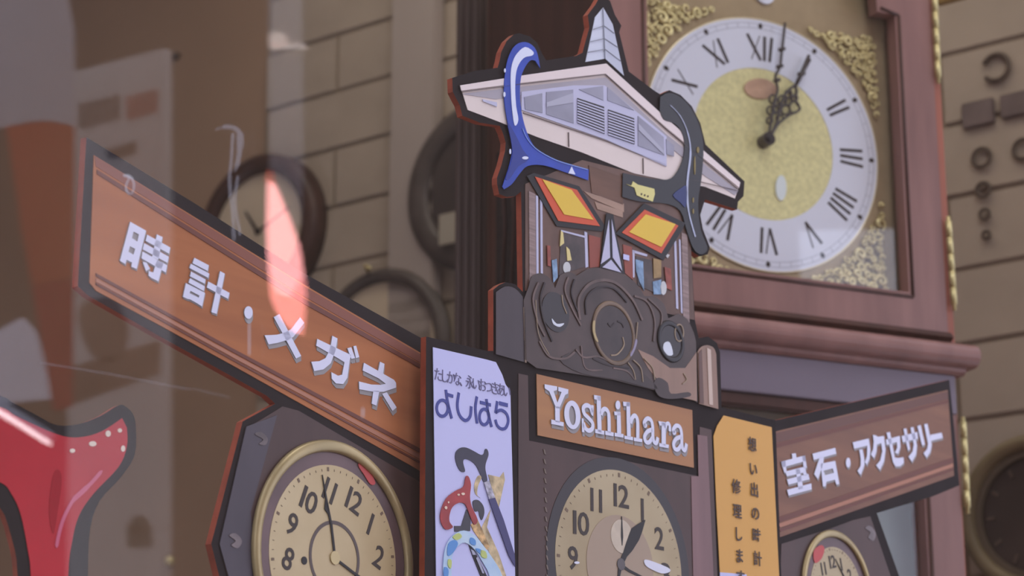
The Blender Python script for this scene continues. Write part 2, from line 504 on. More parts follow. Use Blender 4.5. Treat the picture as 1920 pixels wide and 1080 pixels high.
for q in (g([(165, 468), (268, 446), (270, 560), (170, 540)]), g([(292, 440), (447, 425), (450, 620), (292, 568)]), g([(480, 424), (620, 404), (622, 488)]), g([(646, 412), (798, 545), (646, 488)]), g([(822, 578), (970, 700), (974, 806), (823, 750)]), g([(985, 712), (1030, 748), (1030, 812), (988, 800)])):
    P1('pane', [q], Z4, gpane, gab)
P1('sun_patch', [g([(294, 500), (447, 445), (447, 500), (294, 525)]), g([(824, 620), (972, 780), (970, 800), (826, 660)])], Z5, mat('printed pale pane', (178, 176, 192), 0.4), gab)
P1('vent_back', [g([(472, 474), (626, 525), (628, 682), (474, 620)]), g([(650, 540), (800, 592), (802, 742), (652, 690)])], Z4, ink, gab)
for i in range(9):
    for (xa, ya, yb, xb, yc, yd) in ((472, 474, 620, 626, 526, 682), (650, 540, 690, 800, 592, 742)):
        t0 = (i + .55) / 9.3; t1 = (i + 1.02) / 9.3
        A = lambda t: (xa, ya + (yb - ya) * t); B = lambda t: (xb, yc + (yd - yc) * t)
        P1('louver_slat', [g([A(t0), B(t0), B(t1), A(t1)])], Z5, lilac, gab)
strokes('wall_joint', BODY, [(g([(422, 672), (424, 756)]), .0007), (g([(853, 822), (855, 912)]), .0007), (g([(160, 560), (640, 722), (985, 862)]), .0008)], Z1, Z3, gline, gab)
P1('side_bracket', [[(905, 186), (932, 192), (932, 200), (906, 190)]], Z3, lilac, gab)
# spire
sp = P1('spire', [[(1131, 14), (1116, 32), (1098, 116), (1135, 110), (1170, 142), (1149, 46)]], Z1, mat('printed white siding', (214, 218, 232), 0.5), body)
P1('spire_face', [[(1131, 14), (1132, 28), (1135, 110), (1170, 142), (1149, 46)]], Z2, mat('printed shaded siding', (196, 200, 216), 0.5), sp)
strokes('siding_line', BODY, [([(1113, 55), (1133, 48)], .0007), ([(1108, 78), (1134, 72)], .0007), ([(1103, 98), (1135, 92)], .0007), ([(1133, 48), (1152, 62)], .0007), ([(1134, 72), (1158, 88)], .0007), ([(1135, 92), (1164, 114)], .0007), ([(1131, 16), (1135, 110)], .0008)], Z2, Z3, mat('printed grey line', (140, 142, 152), 0.5), sp)
# blue cane handle that makes the left horn
bh = P1('blue_handle', [sm([(1013, 128), (1009, 106), (1003, 90), (990, 80), (975, 80), (962, 90), (952, 112), (947, 140), (945, 170), (947, 200), (952, 230), (958, 260), (960, 285), (955, 310), (947, 335), (942, 350)], 3)
    + sm([(945, 355), (960, 345), (975, 325), (990, 311), (1020, 310), (1060, 323), (1103, 338)], 3) + sm([(1104, 318), (1060, 305), (1020, 290), (1000, 272), (987, 245), (978, 210), (975, 175), (977, 145), (985, 125), (995, 113), (1004, 114)], 3)], Z4, blue_p, body)
P1('handle_shade', [sm([(952, 230), (958, 262), (961, 290), (956, 312), (948, 335), (956, 335), (972, 312), (992, 298), (980, 280), (968, 255)], 3, True)], Z4 + .0003, mat('printed deep blue', (30, 50, 140), 0.4), bh)
P1('handle_highlight', [sm([(985, 88), (1000, 97), (998, 104), (985, 107), (975, 117), (968, 135), (966, 165), (968, 200), (972, 225), (965, 235), (960, 200), (958, 165), (958, 135), (962, 115), (970, 100)], 3, True)], Z5, shine, bh)
strokes('handle_glint', BODY, [(sm([(980, 241), (990, 262), (1008, 281), (1040, 299), (1070, 309), (1102, 318)]), .0012)], Z4, Z5, mat('printed light blue', (120, 146, 214), 0.4), bh)
P1('glint', [ell(946, 177, 2, 5, 10), ell(985, 296, 6, 3, 10), ell(947, 132, 1.6, 4, 10), ell(957, 284, 1.6, 5, 10), [(1072, 312), (1079, 327), (1066, 325)]], Z5, shine, bh)
# black cane handle that makes the right horn
dh = P1('black_handle', [sm([(1238, 182), (1255, 174), (1276, 182), (1296, 203), (1311, 234), (1319, 272), (1316, 330), (1309, 380), (1314, 430), (1326, 462), (1322, 474), (1311, 476), (1299, 464), (1287, 430), (1276, 396), (1250, 382), (1200, 378), (1167, 369)], 3)
    + sm([(1168, 324), (1200, 331), (1250, 337), (1270, 322), (1282, 292), (1283, 262), (1275, 242), (1262, 230), (1245, 224), (1237, 206)], 3)], Z4, mat('printed black handle', (26, 22, 26), 0.35), body)
strokes('handle_highlight', BODY, [(sm([(1257, 197), (1276, 218), (1290, 250), (1295, 287), (1289, 343), (1291, 394), (1304, 444)]), [.0008] * 5 + [.0012] * 5 + [.002] * 5 + [.003] * 10 + [.0022] * 6)], Z4, Z5, mat('printed silver edge', (186, 192, 216), 0.4), dh)
P1('handle_glint', [sm([(1262, 366), (1278, 352), (1288, 350), (1286, 388), (1276, 380)], 3, True)], Z5, blue_dk, dh)
P1('gold_glint', [ell(1309, 281, 2.5, 6, 10), ell(1303, 310, 1.5, 18, 10), ell(1300, 375, 1.5, 5, 10), ell(1300, 396, 1.5, 5, 10)], Z5, mat('printed dull gold', (140, 122, 70), 0.5), dh)
P1('paper_tag', [[(1174, 345), (1184, 348), (1187, 340), (1196, 346), (1227, 354), (1228, 364), (1224, 378), (1205, 371), (1194, 366), (1190, 352)]], Z5, mat('printed yellow paper', (226, 216, 140), 0.5), dh)
P1('tag_mark', [ell(1203, 364, 1.5, 2, 8), ell(1209, 366, 1.5, 2, 8), ell(1215, 368, 1.5, 2, 8)], Z5 + .0003, amber_ink, dh)
# eyes
e1 = P1('eye_outline', [[(988, 330), (1001, 324), (1086, 349), (1136, 426), (1128, 434), (1044, 424)]], Z3, ink, body)
P1('eye_border', [[(1003, 331), (1082, 356), (1125, 424), (1047, 414)]], Z4, orange_p, e1); P1('eye', [[(1017, 336), (1072, 356), (1113, 412), (1058, 402)]], Z5, yellow_p, e1)
e2 = P1('eye_outline', [[(1208, 381), (1285, 418), (1280, 430), (1244, 488), (1154, 438)]], Z4 + .0002, ink, body)
P1('eye_border', [[(1209, 393), (1272, 423), (1240, 475), (1166, 436)]], Z5, orange_p, e2); P1('eye', [[(1211, 402), (1267, 420), (1240, 463), (1180, 435)]], Z5 + .0006, yellow_p, e2)
# nose
no = P1('nose_outline', [[(1137, 400), (1150, 402), (1156, 440), (1172, 514), (1125, 503)]], Z4, ink, body)
for q in ([(1142, 411), (1144, 483), (1127, 495)], [(1147, 411), (1149, 483), (1167, 508)], [(1146, 487), (1165, 511), (1130, 501)]):
    P1('nose_facet', [q], Z5, lilac, no)
# carved clock crest (beard) and pillars
cr = P1('carved_crest', [sm([(992, 536), (997, 519), (1014, 512), (1031, 522), (1041, 540)], 3) + sm([(1050, 516), (1067, 509), (1081, 517)], 3) + sm([(1100, 505), (1128, 502), (1167, 513), (1194, 533), (1208, 555)], 3)
    + sm([(1225, 555), (1244, 569), (1253, 597)], 3) + sm([(1272, 588), (1289, 599), (1301, 624)], 3) + [(1305, 640), (1308, 755), (1300, 750), (1150, 712), (1006, 690), (984, 674), (982, 563)]], Z4, carve, body)
P1('copper_field', [[(1196, 655), (1225, 668), (1256, 690), (1285, 690), (1306, 660), (1307, 752), (1262, 742), (1236, 716), (1215, 690)]], Z4 + .0003, copper, cr)
P1('scroll', [sm([(1230, 735), (1226, 718), (1235, 708), (1252, 718), (1258, 738), (1290, 735), (1294, 743), (1262, 748), (1240, 745)], 3, True), sm([(1050, 675), (1080, 660), (1130, 672), (1190, 690), (1224, 716), (1228, 730), (1160, 712), (1090, 700)], 3, True)], Z5, mat('printed dark scroll', (66, 52, 50), 0.45, 0.25, (20, 20, 3)), cr)
cx = BODY.uv(1151, 625, Z5)
ring('medallion', cx, .031, .0026, Z5, mat('printed bronze ring', (116, 94, 74), 0.4, 0.35, (16, 16, 3)), cr, 40, 6, 0.3)
disc('medallion_face', cx, .030, Z4, Z5, mat('printed dark face', (62, 48, 46), 0.4, 0.25, (40, 40, 3)), cr, 40)
ring('medallion', BODY.uv(1258, 640, Z5), .0195, .003, Z5, mat('printed black orb rim', (40, 34, 36), 0.4), cr, 32, 6, 0.3)
disc('orb', BODY.uv(1258, 640, Z5), .020, Z4, Z5, mat('printed black orb', (50, 42, 44), 0.35), cr, 32)
disc('orb', BODY.uv(1042, 585, Z5), .020, Z4, Z5, MATS['printed black orb'], cr, 32)
P1('white_glint', [sm([(1035, 597), (1044, 607), (1058, 606), (1050, 613), (1038, 608)], 3, True), sm([(1246, 643), (1256, 642), (1262, 664), (1252, 666), (1244, 655)], 3, True)], Z5 + .0005, mat('printed white glint', (222, 226, 236), 0.4), cr)
strokes('gold_line', BODY, [(sm([(1054, 553), (1056, 570), (1063, 588)]), .0012), (sm([(1005, 562), (1010, 625), (1030, 665)]), .0008), (sm([(1113, 606), (1112, 620), (1116, 634)]), .0018), (sm([(1168, 632), (1170, 648), (1158, 664), (1146, 666)]), .0014), (ell(1274, 624, 8, 16, 16), .0014, True),
                            (sm([(1178, 680), (1188, 695), (1192, 712)]), .0012), (sm([(1188, 675), (1202, 690), (1206, 716)]), .0012), (sm([(1208, 672), (1224, 690), (1228, 712)]), .0012), (sm([(1282, 700), (1288, 712), (1280, 720)]), .0010), (sm([(1196, 604), (1192, 640), (1182, 662)]), .0012)], Z5, Z5 + .0006, carve_hi, cr)
strokes('foliage', BODY, [(sm([(1012, 640), (1030, 668), (1060, 672), (1078, 660)]), .0022), (sm([(1080, 655), (1095, 670), (1120, 668), (1140, 676)]), .0018), (sm([(1090, 648), (1098, 690), (1130, 694)]), .0016), (sm([(1150, 690), (1176, 696), (1190, 712)]), .0016),
                          (sm([(1010, 530), (1000, 560), (1008, 600), (1022, 630)]), .0024), (sm([(1066, 520), (1060, 545), (1074, 580), (1090, 610)]), .0022), (sm([(1088, 600), (1086, 560), (1110, 530), (1150, 528), (1185, 560), (1205, 600)]), .003), (sm([(1190, 555), (1214, 566), (1228, 600), (1226, 640)]), .0022), (sm([(1216, 560), (1240, 585), (1240, 610)]), .0018)], Z5 - .0002, Z5 + .0004, mat('printed carved ridge', (104, 84, 78), 0.45, 0.35, (40, 40, 3)), cr)
strokes('carved_groove', BODY, [(sm([(1022, 530), (1014, 560), (1020, 600), (1036, 640)]), .0022), (sm([(1078, 524), (1072, 550), (1084, 584)]), .002), (sm([(1100, 590), (1100, 560), (1120, 540), (1150, 540), (1176, 566)]), .002), (sm([(1140, 606), (1146, 612), (1152, 606)]), .0016), (sm([(1158, 602), (1166, 606), (1170, 614)]), .0016), (sm([(1112, 672), (1140, 684), (1180, 690)]), .0018)], Z5 - .0002, Z5 + .0005, mat('printed carved groove', (52, 40, 40), 0.5), cr)
P1('medallion_glint', [sm([(1112, 604), (1116, 602), (1116, 622), (1122, 640), (1117, 638), (1112, 622)], 3, True)], Z5 + .001, mat('printed gold glint', (186, 164, 116), 0.4), cr)
P1('medallion_glint', [sm([(1182, 664), (1188, 652), (1192, 636), (1195, 640), (1191, 655), (1184, 668)], 3, True)], Z5 + .001, mat('printed violet glint', (150, 140, 164), 0.4), cr)
lp = P1('left_pillar', [sm([(930, 548), (948, 537), (966, 541), (980, 556)], 3) + [(984, 575), (987, 680), (930, 664)]], Z3, mat('printed pillar grey', (74, 64, 68), 0.5, 0.12, (50, 3, 3)), body)
strokes('pillar_highlight', BODY, [([(983, 576), (986, 680)], .0022)], Z3, Z4, mat('printed tan line', (140, 118, 100), 0.5), lp)
rp = P1('right_pillar', [sm([(1308, 660), (1314, 651), (1326, 647), (1338, 652), (1343, 664)], 3) + [(1347, 767), (1311, 757)]], Z4, copper, body)
P1('pillar_highlight', [[(1326, 652), (1333, 656), (1337, 760), (1330, 758)]], Z5, mat('printed copper highlight', (206, 182, 166), 0.4), rp)
P1('pillar_shade', [[(1310, 662), (1316, 655), (1320, 757), (1312, 755)]], Z5, mat('printed copper shade', (108, 80, 72), 0.5), rp)
# name plate with raised slab serif letters
npl = P1('name_plate', [[(1006, 701), (1298, 769), (1301, 877), (1008, 816)]], Z2, mat('printed plate wood', (184, 130, 82), 0.5, 0, (2, 30, 3), rgb2=(166, 114, 76)), body)
LZ0, LZ1 = Z2, Z2 + .007
a5 = lambda p: T(1015, 710, .1296, p)
a6 = lambda p: T(1140, 740, .1111, p)


def letter(name, parts, pl, parent, z0, z1, face=letter_white, side=letter_side, drop=0):
    """parts: ('P', outline[, holes]) filled shapes, ('S', points, width[, closed]) strokes; drop: printed grey thickness below, in pixels"""
    if drop:
        z1 = z0 + .0012; sb = bmesh.new()
        for k in (.35, .7, 1.0):
            for p in parts:
                q = pl.uvs([(x, y + drop * k) for x, y in p[1]], z0)
                zt = z0 + .0003 + .0001 * k
                if p[0] == 'P': prism(sb, q, z0 - .0002, zt)
                else: strip(sb, q, p[2], z0 - .0002, zt, len(p) > 3 and p[3])
        sh_ = done('letter_shade', sb, side, parent)
    bm = bmesh.new()
    for p in parts:
        if p[0] == 'P': prism(bm, pl.uvs(p[1], z1), z0, z1, [pl.uvs(q, z1) for q in (p[2] if len(p) > 2 else ())], 0, 1)
        else:
            strip(bm, pl.uvs(p[1], z1), p[2], z0, z1, len(p) > 3 and p[3])
    bmesh.ops.recalc_face_normals(bm, faces=bm.faces[:])
    for f in bm.faces: f.material_index = 0 if abs(f.normal.z) > 0.9 else 1
    return done(name, bm, [face, side], parent)


W = .0045
LET = [
    [('P', a5([(48, 80), (228, 112), (228, 165), (178, 180), (235, 350), (215, 430), (115, 185), (50, 140)])), ('P', a5([(245, 118), (392, 155), (385, 215), (345, 235), (262, 430), (212, 430), (235, 345), (292, 195), (245, 178)])), ('P', a5([(200, 405), (265, 405), (268, 640), (203, 625)])), ('P', a5([(145, 590), (325, 632), (320, 690), (145, 655)]))],
    [('P', a5(ell(450, 524, 117, 208, 32, rot=-.08)), [a5(ell(450, 532, 47, 140, 28, rot=-.08))])],
    [('S', sm(a5([(738, 500), (705, 410), (650, 385), (608, 425), (622, 505), (680, 565), (740, 640), (738, 720), (690, 752), (640, 720), (608, 640)])), W), ('P', a5([(722, 378), (758, 388), (750, 548), (722, 520)])), ('P', a5([(585, 570), (612, 580), (625, 780), (590, 770)]))],
    [('P', a5([(800, 250), (858, 255), (872, 785), (815, 770)])), ('P', a5([(762, 235), (858, 252), (855, 325), (765, 295)])), ('P', a5([(780, 728), (912, 755), (908, 812), (780, 785)])), ('S', sm(a5([(862, 520), (890, 455), (930, 440), (965, 480), (978, 560), (982, 780)])), W * 1.05), ('P', a5([(925, 752), (1048, 780), (1044, 835), (925, 812)]))],
    [('P', a6(ell(168, 175, 40, 76, 20))), ('P', a6([(150, 290), (212, 300), (222, 690), (155, 670)])), ('P', a6([(105, 282), (212, 292), (210, 350), (110, 345)])), ('P', a6([(112, 642), (262, 665), (262, 725), (112, 702)]))],
    [('P', a6([(310, 130), (370, 130), (385, 725), (322, 705)])), ('P', a6([(255, 118), (370, 128), (365, 200), (260, 190)])), ('P', a6([(278, 690), (422, 715), (422, 772), (278, 745)])), ('S', sm(a6([(380, 480), (412, 385), (455, 355), (490, 400), (502, 490), (502, 740)])), W * 1.05), ('P', a6([(438, 720), (580, 748), (575, 802), (438, 782)]))],
    [('S', sm(a6([(630, 540), (612, 470), (660, 405), (720, 425), (752, 520), (757, 700), (780, 800), (820, 812), (842, 720)])), W), ('S', sm(a6([(745, 590), (665, 625), (618, 710), (640, 795), (695, 800), (748, 730)])), W), ('P', a6(ell(628, 520, 32, 42, 14)))],
    [('P', a6([(905, 465), (975, 478), (975, 865), (905, 845)])), ('P', a6([(850, 445), (975, 465), (975, 530), (870, 520)])), ('P', a6([(865, 815), (1028, 845), (1020, 905), (865, 875)])), ('S', sm(a6([(965, 570), (985, 505), (1018, 485), (1042, 530), (1045, 620)])), W * .9)],
    [('S', sm(a6([(1120, 650), (1102, 590), (1150, 525), (1210, 545), (1240, 640), (1246, 820), (1265, 918), (1302, 930), (1325, 825)])), W), ('S', sm(a6([(1235, 710), (1152, 745), (1108, 830), (1130, 915), (1185, 920), (1235, 850)])), W), ('P', a6(ell(1118, 640, 32, 42, 14)))],
]
for L in LET: letter('letter', L, BODY, npl, LZ0, LZ1, drop=8)
# clock case under the plate
cc = P1('clock_case', [[(972, 700), (990, 704), (992, 826), (1310, 893), (1312, 800), (1334, 806), (1345, 1080), (1360, 1500), (985, 1500), (972, 1080)]], Z1, case_print, body)
P1('rose_strip', [[(1308, 815), (1326, 818), (1338, 1080), (1350, 1500), (1310, 1500), (1300, 1080), (1296, 893), (1310, 893)]], Z2, case_rose, cc)
for i in range(14):
    y = 842 + i * 18
    P1('inlay', [[(1019 + i * .4, y), (1022 + i * .4, y + 2), (1024 + i * .4, y + 11), (1021 + i * .4, y + 9)]], Z2, mat('printed inlay', (120, 104, 92), 0.5), cc)


def printed_dial(pl, parent, c_px, top_px, z, rot, rim, face, centre, r_in, nums, hands, dots=True, numh=.22, rr=.73):
    """a printed round clock: dial, centre, rim, numerals, hands as thin layers"""
    c = pl.uv(*c_px, z); t = pl.uv(*top_px, z); R = (t - c).length
    d = disc('dial', c, R, z - .001, z, face, parent, 72)
    if rim: rim(c, R)
    if r_in: centre(c, R, d)
    for ch, hr, wd in nums:
        a = PI / 2 - hr * PI / 6 - rot
        p = c + Vector((math.cos(a), math.sin(a))) * R * rr
        chs = list(ch); n = len(chs); items = []
        for k, q in enumerate(chs):
            off = (k - (n - 1) / 2) * R * .135
            pp = p + Vector((math.cos(-rot), math.sin(-rot))) * off
            wq = R * (.045 if q == '1' else .15) * wd
            items.append((q, pp, wq, R * numh, -rot, 0.012, True))
        chars('numeral', items, z + .0004, numeral_ink, d)
    bm = bmesh.new()
    for k in range(60):
        a = PI / 2 - k * PI / 30 - rot; r0 = R * .93; r1 = R * .955
        e = Vector((math.cos(a), math.sin(a)))
        strip(bm, [c + e * r0, c + e * (R * .975 if k % 5 == 0 else r1)], R * (.03 if k % 5 == 0 else .006), z, z + .0003)
    tr = done('minute_track', bm, mat('printed track', (120, 98, 78), 0.5), d); tr['kind'] = 'stuff'
    for nm, pts, wd in hands:
        bm = bmesh.new(); strip(bm, pl.uvs(pts, z + .001), [x * R for x in wd], z + .0003, z + .001)
        done(nm, bm, ink, d)
    return d, c, R


def c_centre(c, R, d):
    disc('dial_centre', c, R * .53, Z2, Z2 + .0004, dial_tan, d, 48)
    s = BODY.uv(1165, 1006, Z2)
    disc('seconds_dial', s, R * .175, Z2, Z2 + .0008, mat('printed seconds dial', (206, 190, 168), 0.5, 0.1, (90, 90, 3)), d, 32)
    bm = bmesh.new(); strip(bm, [s + Vector((0, .02)), s, s + Vector((0, -.009))], [.001, .0035, .001], Z2, Z2 + .001); done('seconds_hand', bm, ink, d)


def c_rim(c, R):
    bm = bmesh.new(); prism(bm, ell(c.x, c.y, R * 1.13, R * 1.13, 72), Z1, Z1 + .0004, [ell(c.x, c.y, R * .99, R * .99, 72)])
    done('rim', bm, mat('printed dark rim', (50, 42, 44), 0.4), cc)


NUM = [('12', 12, 1.1), ('1', 1, 1), ('2', 2, 1), ('3', 3, 1), ('4', 4, 1), ('5', 5, 1), ('6', 6, 1), ('7', 7, 1), ('8', 8, 1), ('9', 9, 1), ('10', 10, 1.15), ('11', 11, 1)]
d0, c0, R0 = printed_dial(BODY, cc, (1163, 1062), (1159, 882), Z2, 0.0, c_rim, dial_cream, c_centre, .5, NUM,
    [('hour_hand', [(1160, 1085), (1163, 1062), (1172, 1040), (1180, 1025), (1191, 1002), (1200, 990), (1210, 975)], [.03, .06, .07, .12, .16, .10, .005]), ('minute_hand', [(1163, 1058), (1180, 1070), (1250, 1105)], [.04, .03, .01])], rr=.735, numh=.24)
disc('pivot', BODY.uv(1165, 1058, Z4), .006, Z3, Z4, mat('printed steel pivot', (92, 84, 84), 0.4), d0, 16)
P1('glint', [sm([(1208, 1052), (1216, 1050), (1252, 1064), (1256, 1072), (1240, 1075), (1214, 1063)], 3, True), ell(1082, 1055, 5, 2.5, 10)], Z4, mat('printed dial glint', (226, 226, 240), 0.4), d0)

# white strip: slogan, name and canes
ws = P1('white_strip', [[(812, 651), (912, 674), (930, 679), (942, 703), (948, 721), (957, 733), (959, 820), (966, 1080), (976, 1500), (824, 1500), (818, 1080)]], Z2, white_print, body)
sl = 'たしかな、永いおつきあい'
A, B = BODY.uv(822, 702, Z3), BODY.uv(951, 733, Z3)
cs = [(ch, A.lerp(B, i / (len(sl) - 1)), 0.0122, .0138, 0, -0.006, False) for i, ch in enumerate(sl)]
for it in cs: chars('character', [it], Z3, mat('grey violet lettering', (112, 106, 140), 0.5), ws)
b5 = lambda p: T(790, 640, .2037, p)
for L in ([('S', b5(ell(196, 615, 52, 74, 28)), .0030, True), ('S', sm(b5([(228, 445), (245, 560), (282, 710)])), .0030), ('S', b5([(240, 488), (295, 505)]), .0030)],
          [('S', sm(b5([(348, 472), (334, 590), (355, 680), (408, 728), (452, 690), (462, 598)])), .0030)],
          [('S', sm(b5([(514, 508), (500, 620), (516, 756)])), .0030), ('S', b5([(543, 560), (642, 585)]), .0030), ('S', sm(b5([(602, 530), (618, 660), (650, 788)])), .0030), ('S', b5(ell(582, 695, 44, 72, 26)), .0030, True)],
          [('S', b5([(702, 552), (686, 660)]), .0030), ('S', b5([(720, 568), (798, 588)]), .0036), ('S', sm(b5([(686, 655), (735, 632), (785, 665), (803, 730), (780, 795), (740, 805), (702, 775), (684, 720)])), .0030)]):
    letter('character', L, BODY, ws, Z2, Z3, navy, navy)
c6 = lambda p: T(800, 820, .2407, p)
bk = mat('printed black cane', (56, 52, 70), 0.35, 0.2, (30, 30, 3))
cane = P1('black_cane', [c6(sm([(300, 265), (262, 262), (228, 190), (226, 120), (262, 82), (310, 80), (370, 108), (420, 135), (446, 128), (458, 90), (476, 100), (482, 140), (462, 200), (458, 250), (474, 330), (450, 355), (415, 280), (385, 220), (340, 180), (295, 170), (285, 200)], 3, True))], Z3, bk, ws)
P1('cane_shaft', [c6([(484, 480), (534, 470), (600, 640), (686, 910), (690, 1010), (640, 920), (540, 640)])], Z4, mat('printed navy shaft', (66, 62, 112), 0.4), cane)
P1('cane_band', [c6([(448, 352), (488, 336), (534, 470), (488, 482)])], Z4, mat('printed silver band', (176, 172, 186), 0.4, 0.6, (160, 160, 3)), cane)
rc = P1('red_cane', [c6(sm([(310, 300), (330, 310), (346, 370), (338, 460), (352, 540), (398, 640), (370, 680), (330, 590), (300, 520), (250, 510), (200, 545), (178, 610), (180, 660), (205, 700), (150, 718), (112, 660), (110, 580), (150, 480), (220, 420), (285, 385), (300, 330)], 3, True))], Z4, mat('printed red handle', (164, 52, 52), 0.35, 0.3, (40, 40, 3)), ws)
P1('glint', [c6(ell(285, 440, 14, 10, 10)), c6(ell(250, 447, 9, 8, 10)), c6(ell(152, 548, 10, 13, 10)), c6(ell(172, 506, 6, 8, 10))], Z5, mat('printed warm glint', (240, 214, 190), 0.4), rc)
P1('cane_band', [c6([(345, 680), (398, 640), (490, 850), (470, 880), (360, 720)])], Z3, mat('printed leopard gold', (196, 160, 110), 0.5, 0.7, (130, 130, 3)), rc)
P1('small_cane', [c6(sm([(360, 500), (400, 488), (440, 530), (450, 590), (430, 645), (412, 610), (405, 575), (375, 575)], 3, True)), c6([(310, 560), (345, 590), (340, 730), (218, 735), (216, 690), (270, 690)])], Z3, mat('printed charcoal cane', (62, 58, 66), 0.4, 0.3, (60, 60, 3)), ws)
P1('gold_cane', [c6(sm([(372, 370), (400, 300), (430, 310), (400, 380), (395, 450), (420, 470), (380, 440)], 3, True)), c6([(480, 290), (570, 310), (600, 270), (610, 330), (590, 420), (560, 560), (540, 520)]), c6([(500, 560), (470, 700), (560, 900), (620, 1080), (560, 1080), (480, 880), (430, 700)])], Z3 - .0002, mat('printed pale gold cane', (202, 180, 140), 0.5, 0.5, (90, 90, 3)), ws)
lo = P1('blue_loop_cane', [(c6(sm([(130, 980), (150, 850), (210, 760), (290, 725), (370, 760), (440, 840), (520, 950), (590, 1080), (600, 1250), (470, 1200), (490, 1080), (430, 960), (370, 870), (300, 820), (240, 850), (200, 930), (195, 1080), (215, 1200), (160, 1200), (132, 1080)], 3, True)))], Z4, mat('printed patchwork loop', (176, 206, 236), 0.4, 0, (45, 45, 3), rgb2=(206, 226, 240)), ws)
P1('loop_patch', [c6(sm(q, 3, True)) for q in ([(170, 830), (215, 800), (245, 830), (205, 900), (165, 920)], [(345, 780), (380, 800), (380, 840), (340, 825)], [(385, 865), (425, 875), (430, 910), (395, 890)], [(140, 1010), (170, 1030), (165, 1090), (135, 1080)])], Z5, mat('printed blue patch', (92, 150, 214), 0.4), lo)
P1('loop_patch', [c6(sm(q, 3, True)) for q in ([(205, 775), (250, 745), (275, 775), (235, 800)], [(420, 880), (460, 890), (470, 940), (430, 930)], [(170, 950), (195, 960), (190, 1020), (168, 1000)])], Z5, mat('printed lime patch', (196, 208, 120), 0.4), lo)
P1('dark_shaft', [c6([(328, 838), (372, 880), (470, 1080), (540, 1250), (460, 1250), (420, 1080), (360, 930)])], Z3, ink, ws)
P1('shaft_shine', [c6([(385, 940), (400, 930), (450, 1060), (435, 1060)]), c6([(345, 870), (370, 885), (385, 915), (360, 915)])], Z4, mat('printed grey shine', (170, 170, 190), 0.4), ws)
# amber strip with vertical lettering
ys = P1('amber_strip', [[(1357, 779), (1447, 801), (1461, 1080), (1474, 1500), (1404, 1500), (1400, 1077), (1350, 1073), (1343, 940), (1338, 818), (1345, 798)]], Z2, amber, body)
P1('white_base', [[(1350, 1073), (1400, 1077), (1406, 1500), (1362, 1500)]], Z2, white_print, body)
for ch, x, y in (('想', 1411, 833), ('い', 1413, 879), ('出', 1415, 918), ('の', 1417, 962), ('時', 1419, 1004), ('計', 1421, 1047), ('修', 1381, 912), ('理', 1383, 958), ('し', 1385, 1001), ('ま', 1387, 1042), ('す', 1389, 1082)):
    chars('character', [(ch, BODY.uv(x, y, Z4), .0155, .0165, 0, 0.012, False)], Z4, amber_ink, ys)

# ------------------------------------------------------------------ left arm board
ARM = PL(800, 2.045, 52)
arm = ARM.empty('display_board')
tag(arm, 'left wing board reading 時計・メガネ on printed brown wood above an old round clock', 'display board', 'shop display boards')
lo_ = [(162, 257), (360, 378), (571, 513), (790, 634), (815, 648), (825, 1520)]
lo2 = [(480, 1240), (412, 1085), (396, 1020), (455, 790), (516, 757), (500, 742), (300, 631), (166, 555), (146, 537), (148, 498)]
bm = bmesh.new(); PP = ARM.uvs(lo_[:-1], BT)
yb = ARM.uv(480, 1240, BT)
foot = [Vector((PP[-1].x, 0.0)), Vector((yb.x, 0.0))]
prism(bm, PP + foot + ARM.uvs(lo2, BT), 0, BT, (), 0, 1)
done('board', bm, [charcoal, foam], arm)
PA = lambda name, polys, z, m, parent: plates(name, ARM, polys, z - .0006, z, m, parent)
pk = PA('wood_panel', [[(176, 291), (360, 404), (571, 534), (788, 661), (792, 885), (440, 687), (300, 610), (180, 545), (168, 530)]], Z1, plank_print, arm)
PA('molding', [[(440, 655), (790, 842), (790, 850), (440, 662), (180, 518), (180, 512)]], Z2, plank_dark, pk)
PA('molding', [[(440, 665), (790, 854), (790, 862), (440, 672), (180, 528), (180, 522)]], Z2, plank_pale, pk)
PA('molding', [[(440, 674), (790, 866), (790, 870), (440, 678), (180, 534), (180, 530)]], Z2, plank_dark, pk)
PA('molding', [[(182, 318), (360, 428), (571, 560), (788, 682), (788, 690), (571, 570), (360, 438), (182, 326)]], Z2, plank_dark, pk)
PA('molding', [[(178, 293), (360, 406), (571, 537), (788, 664), (788, 680), (571, 556), (360, 424), (180, 312)]], Z1 + .0003, mat('printed reddish wood line', (138, 80, 62), 0.5), pk)
t1 = lambda p: T(210, 400, .1852, p)
t2 = lambda p: T(490, 580, .1944, p)
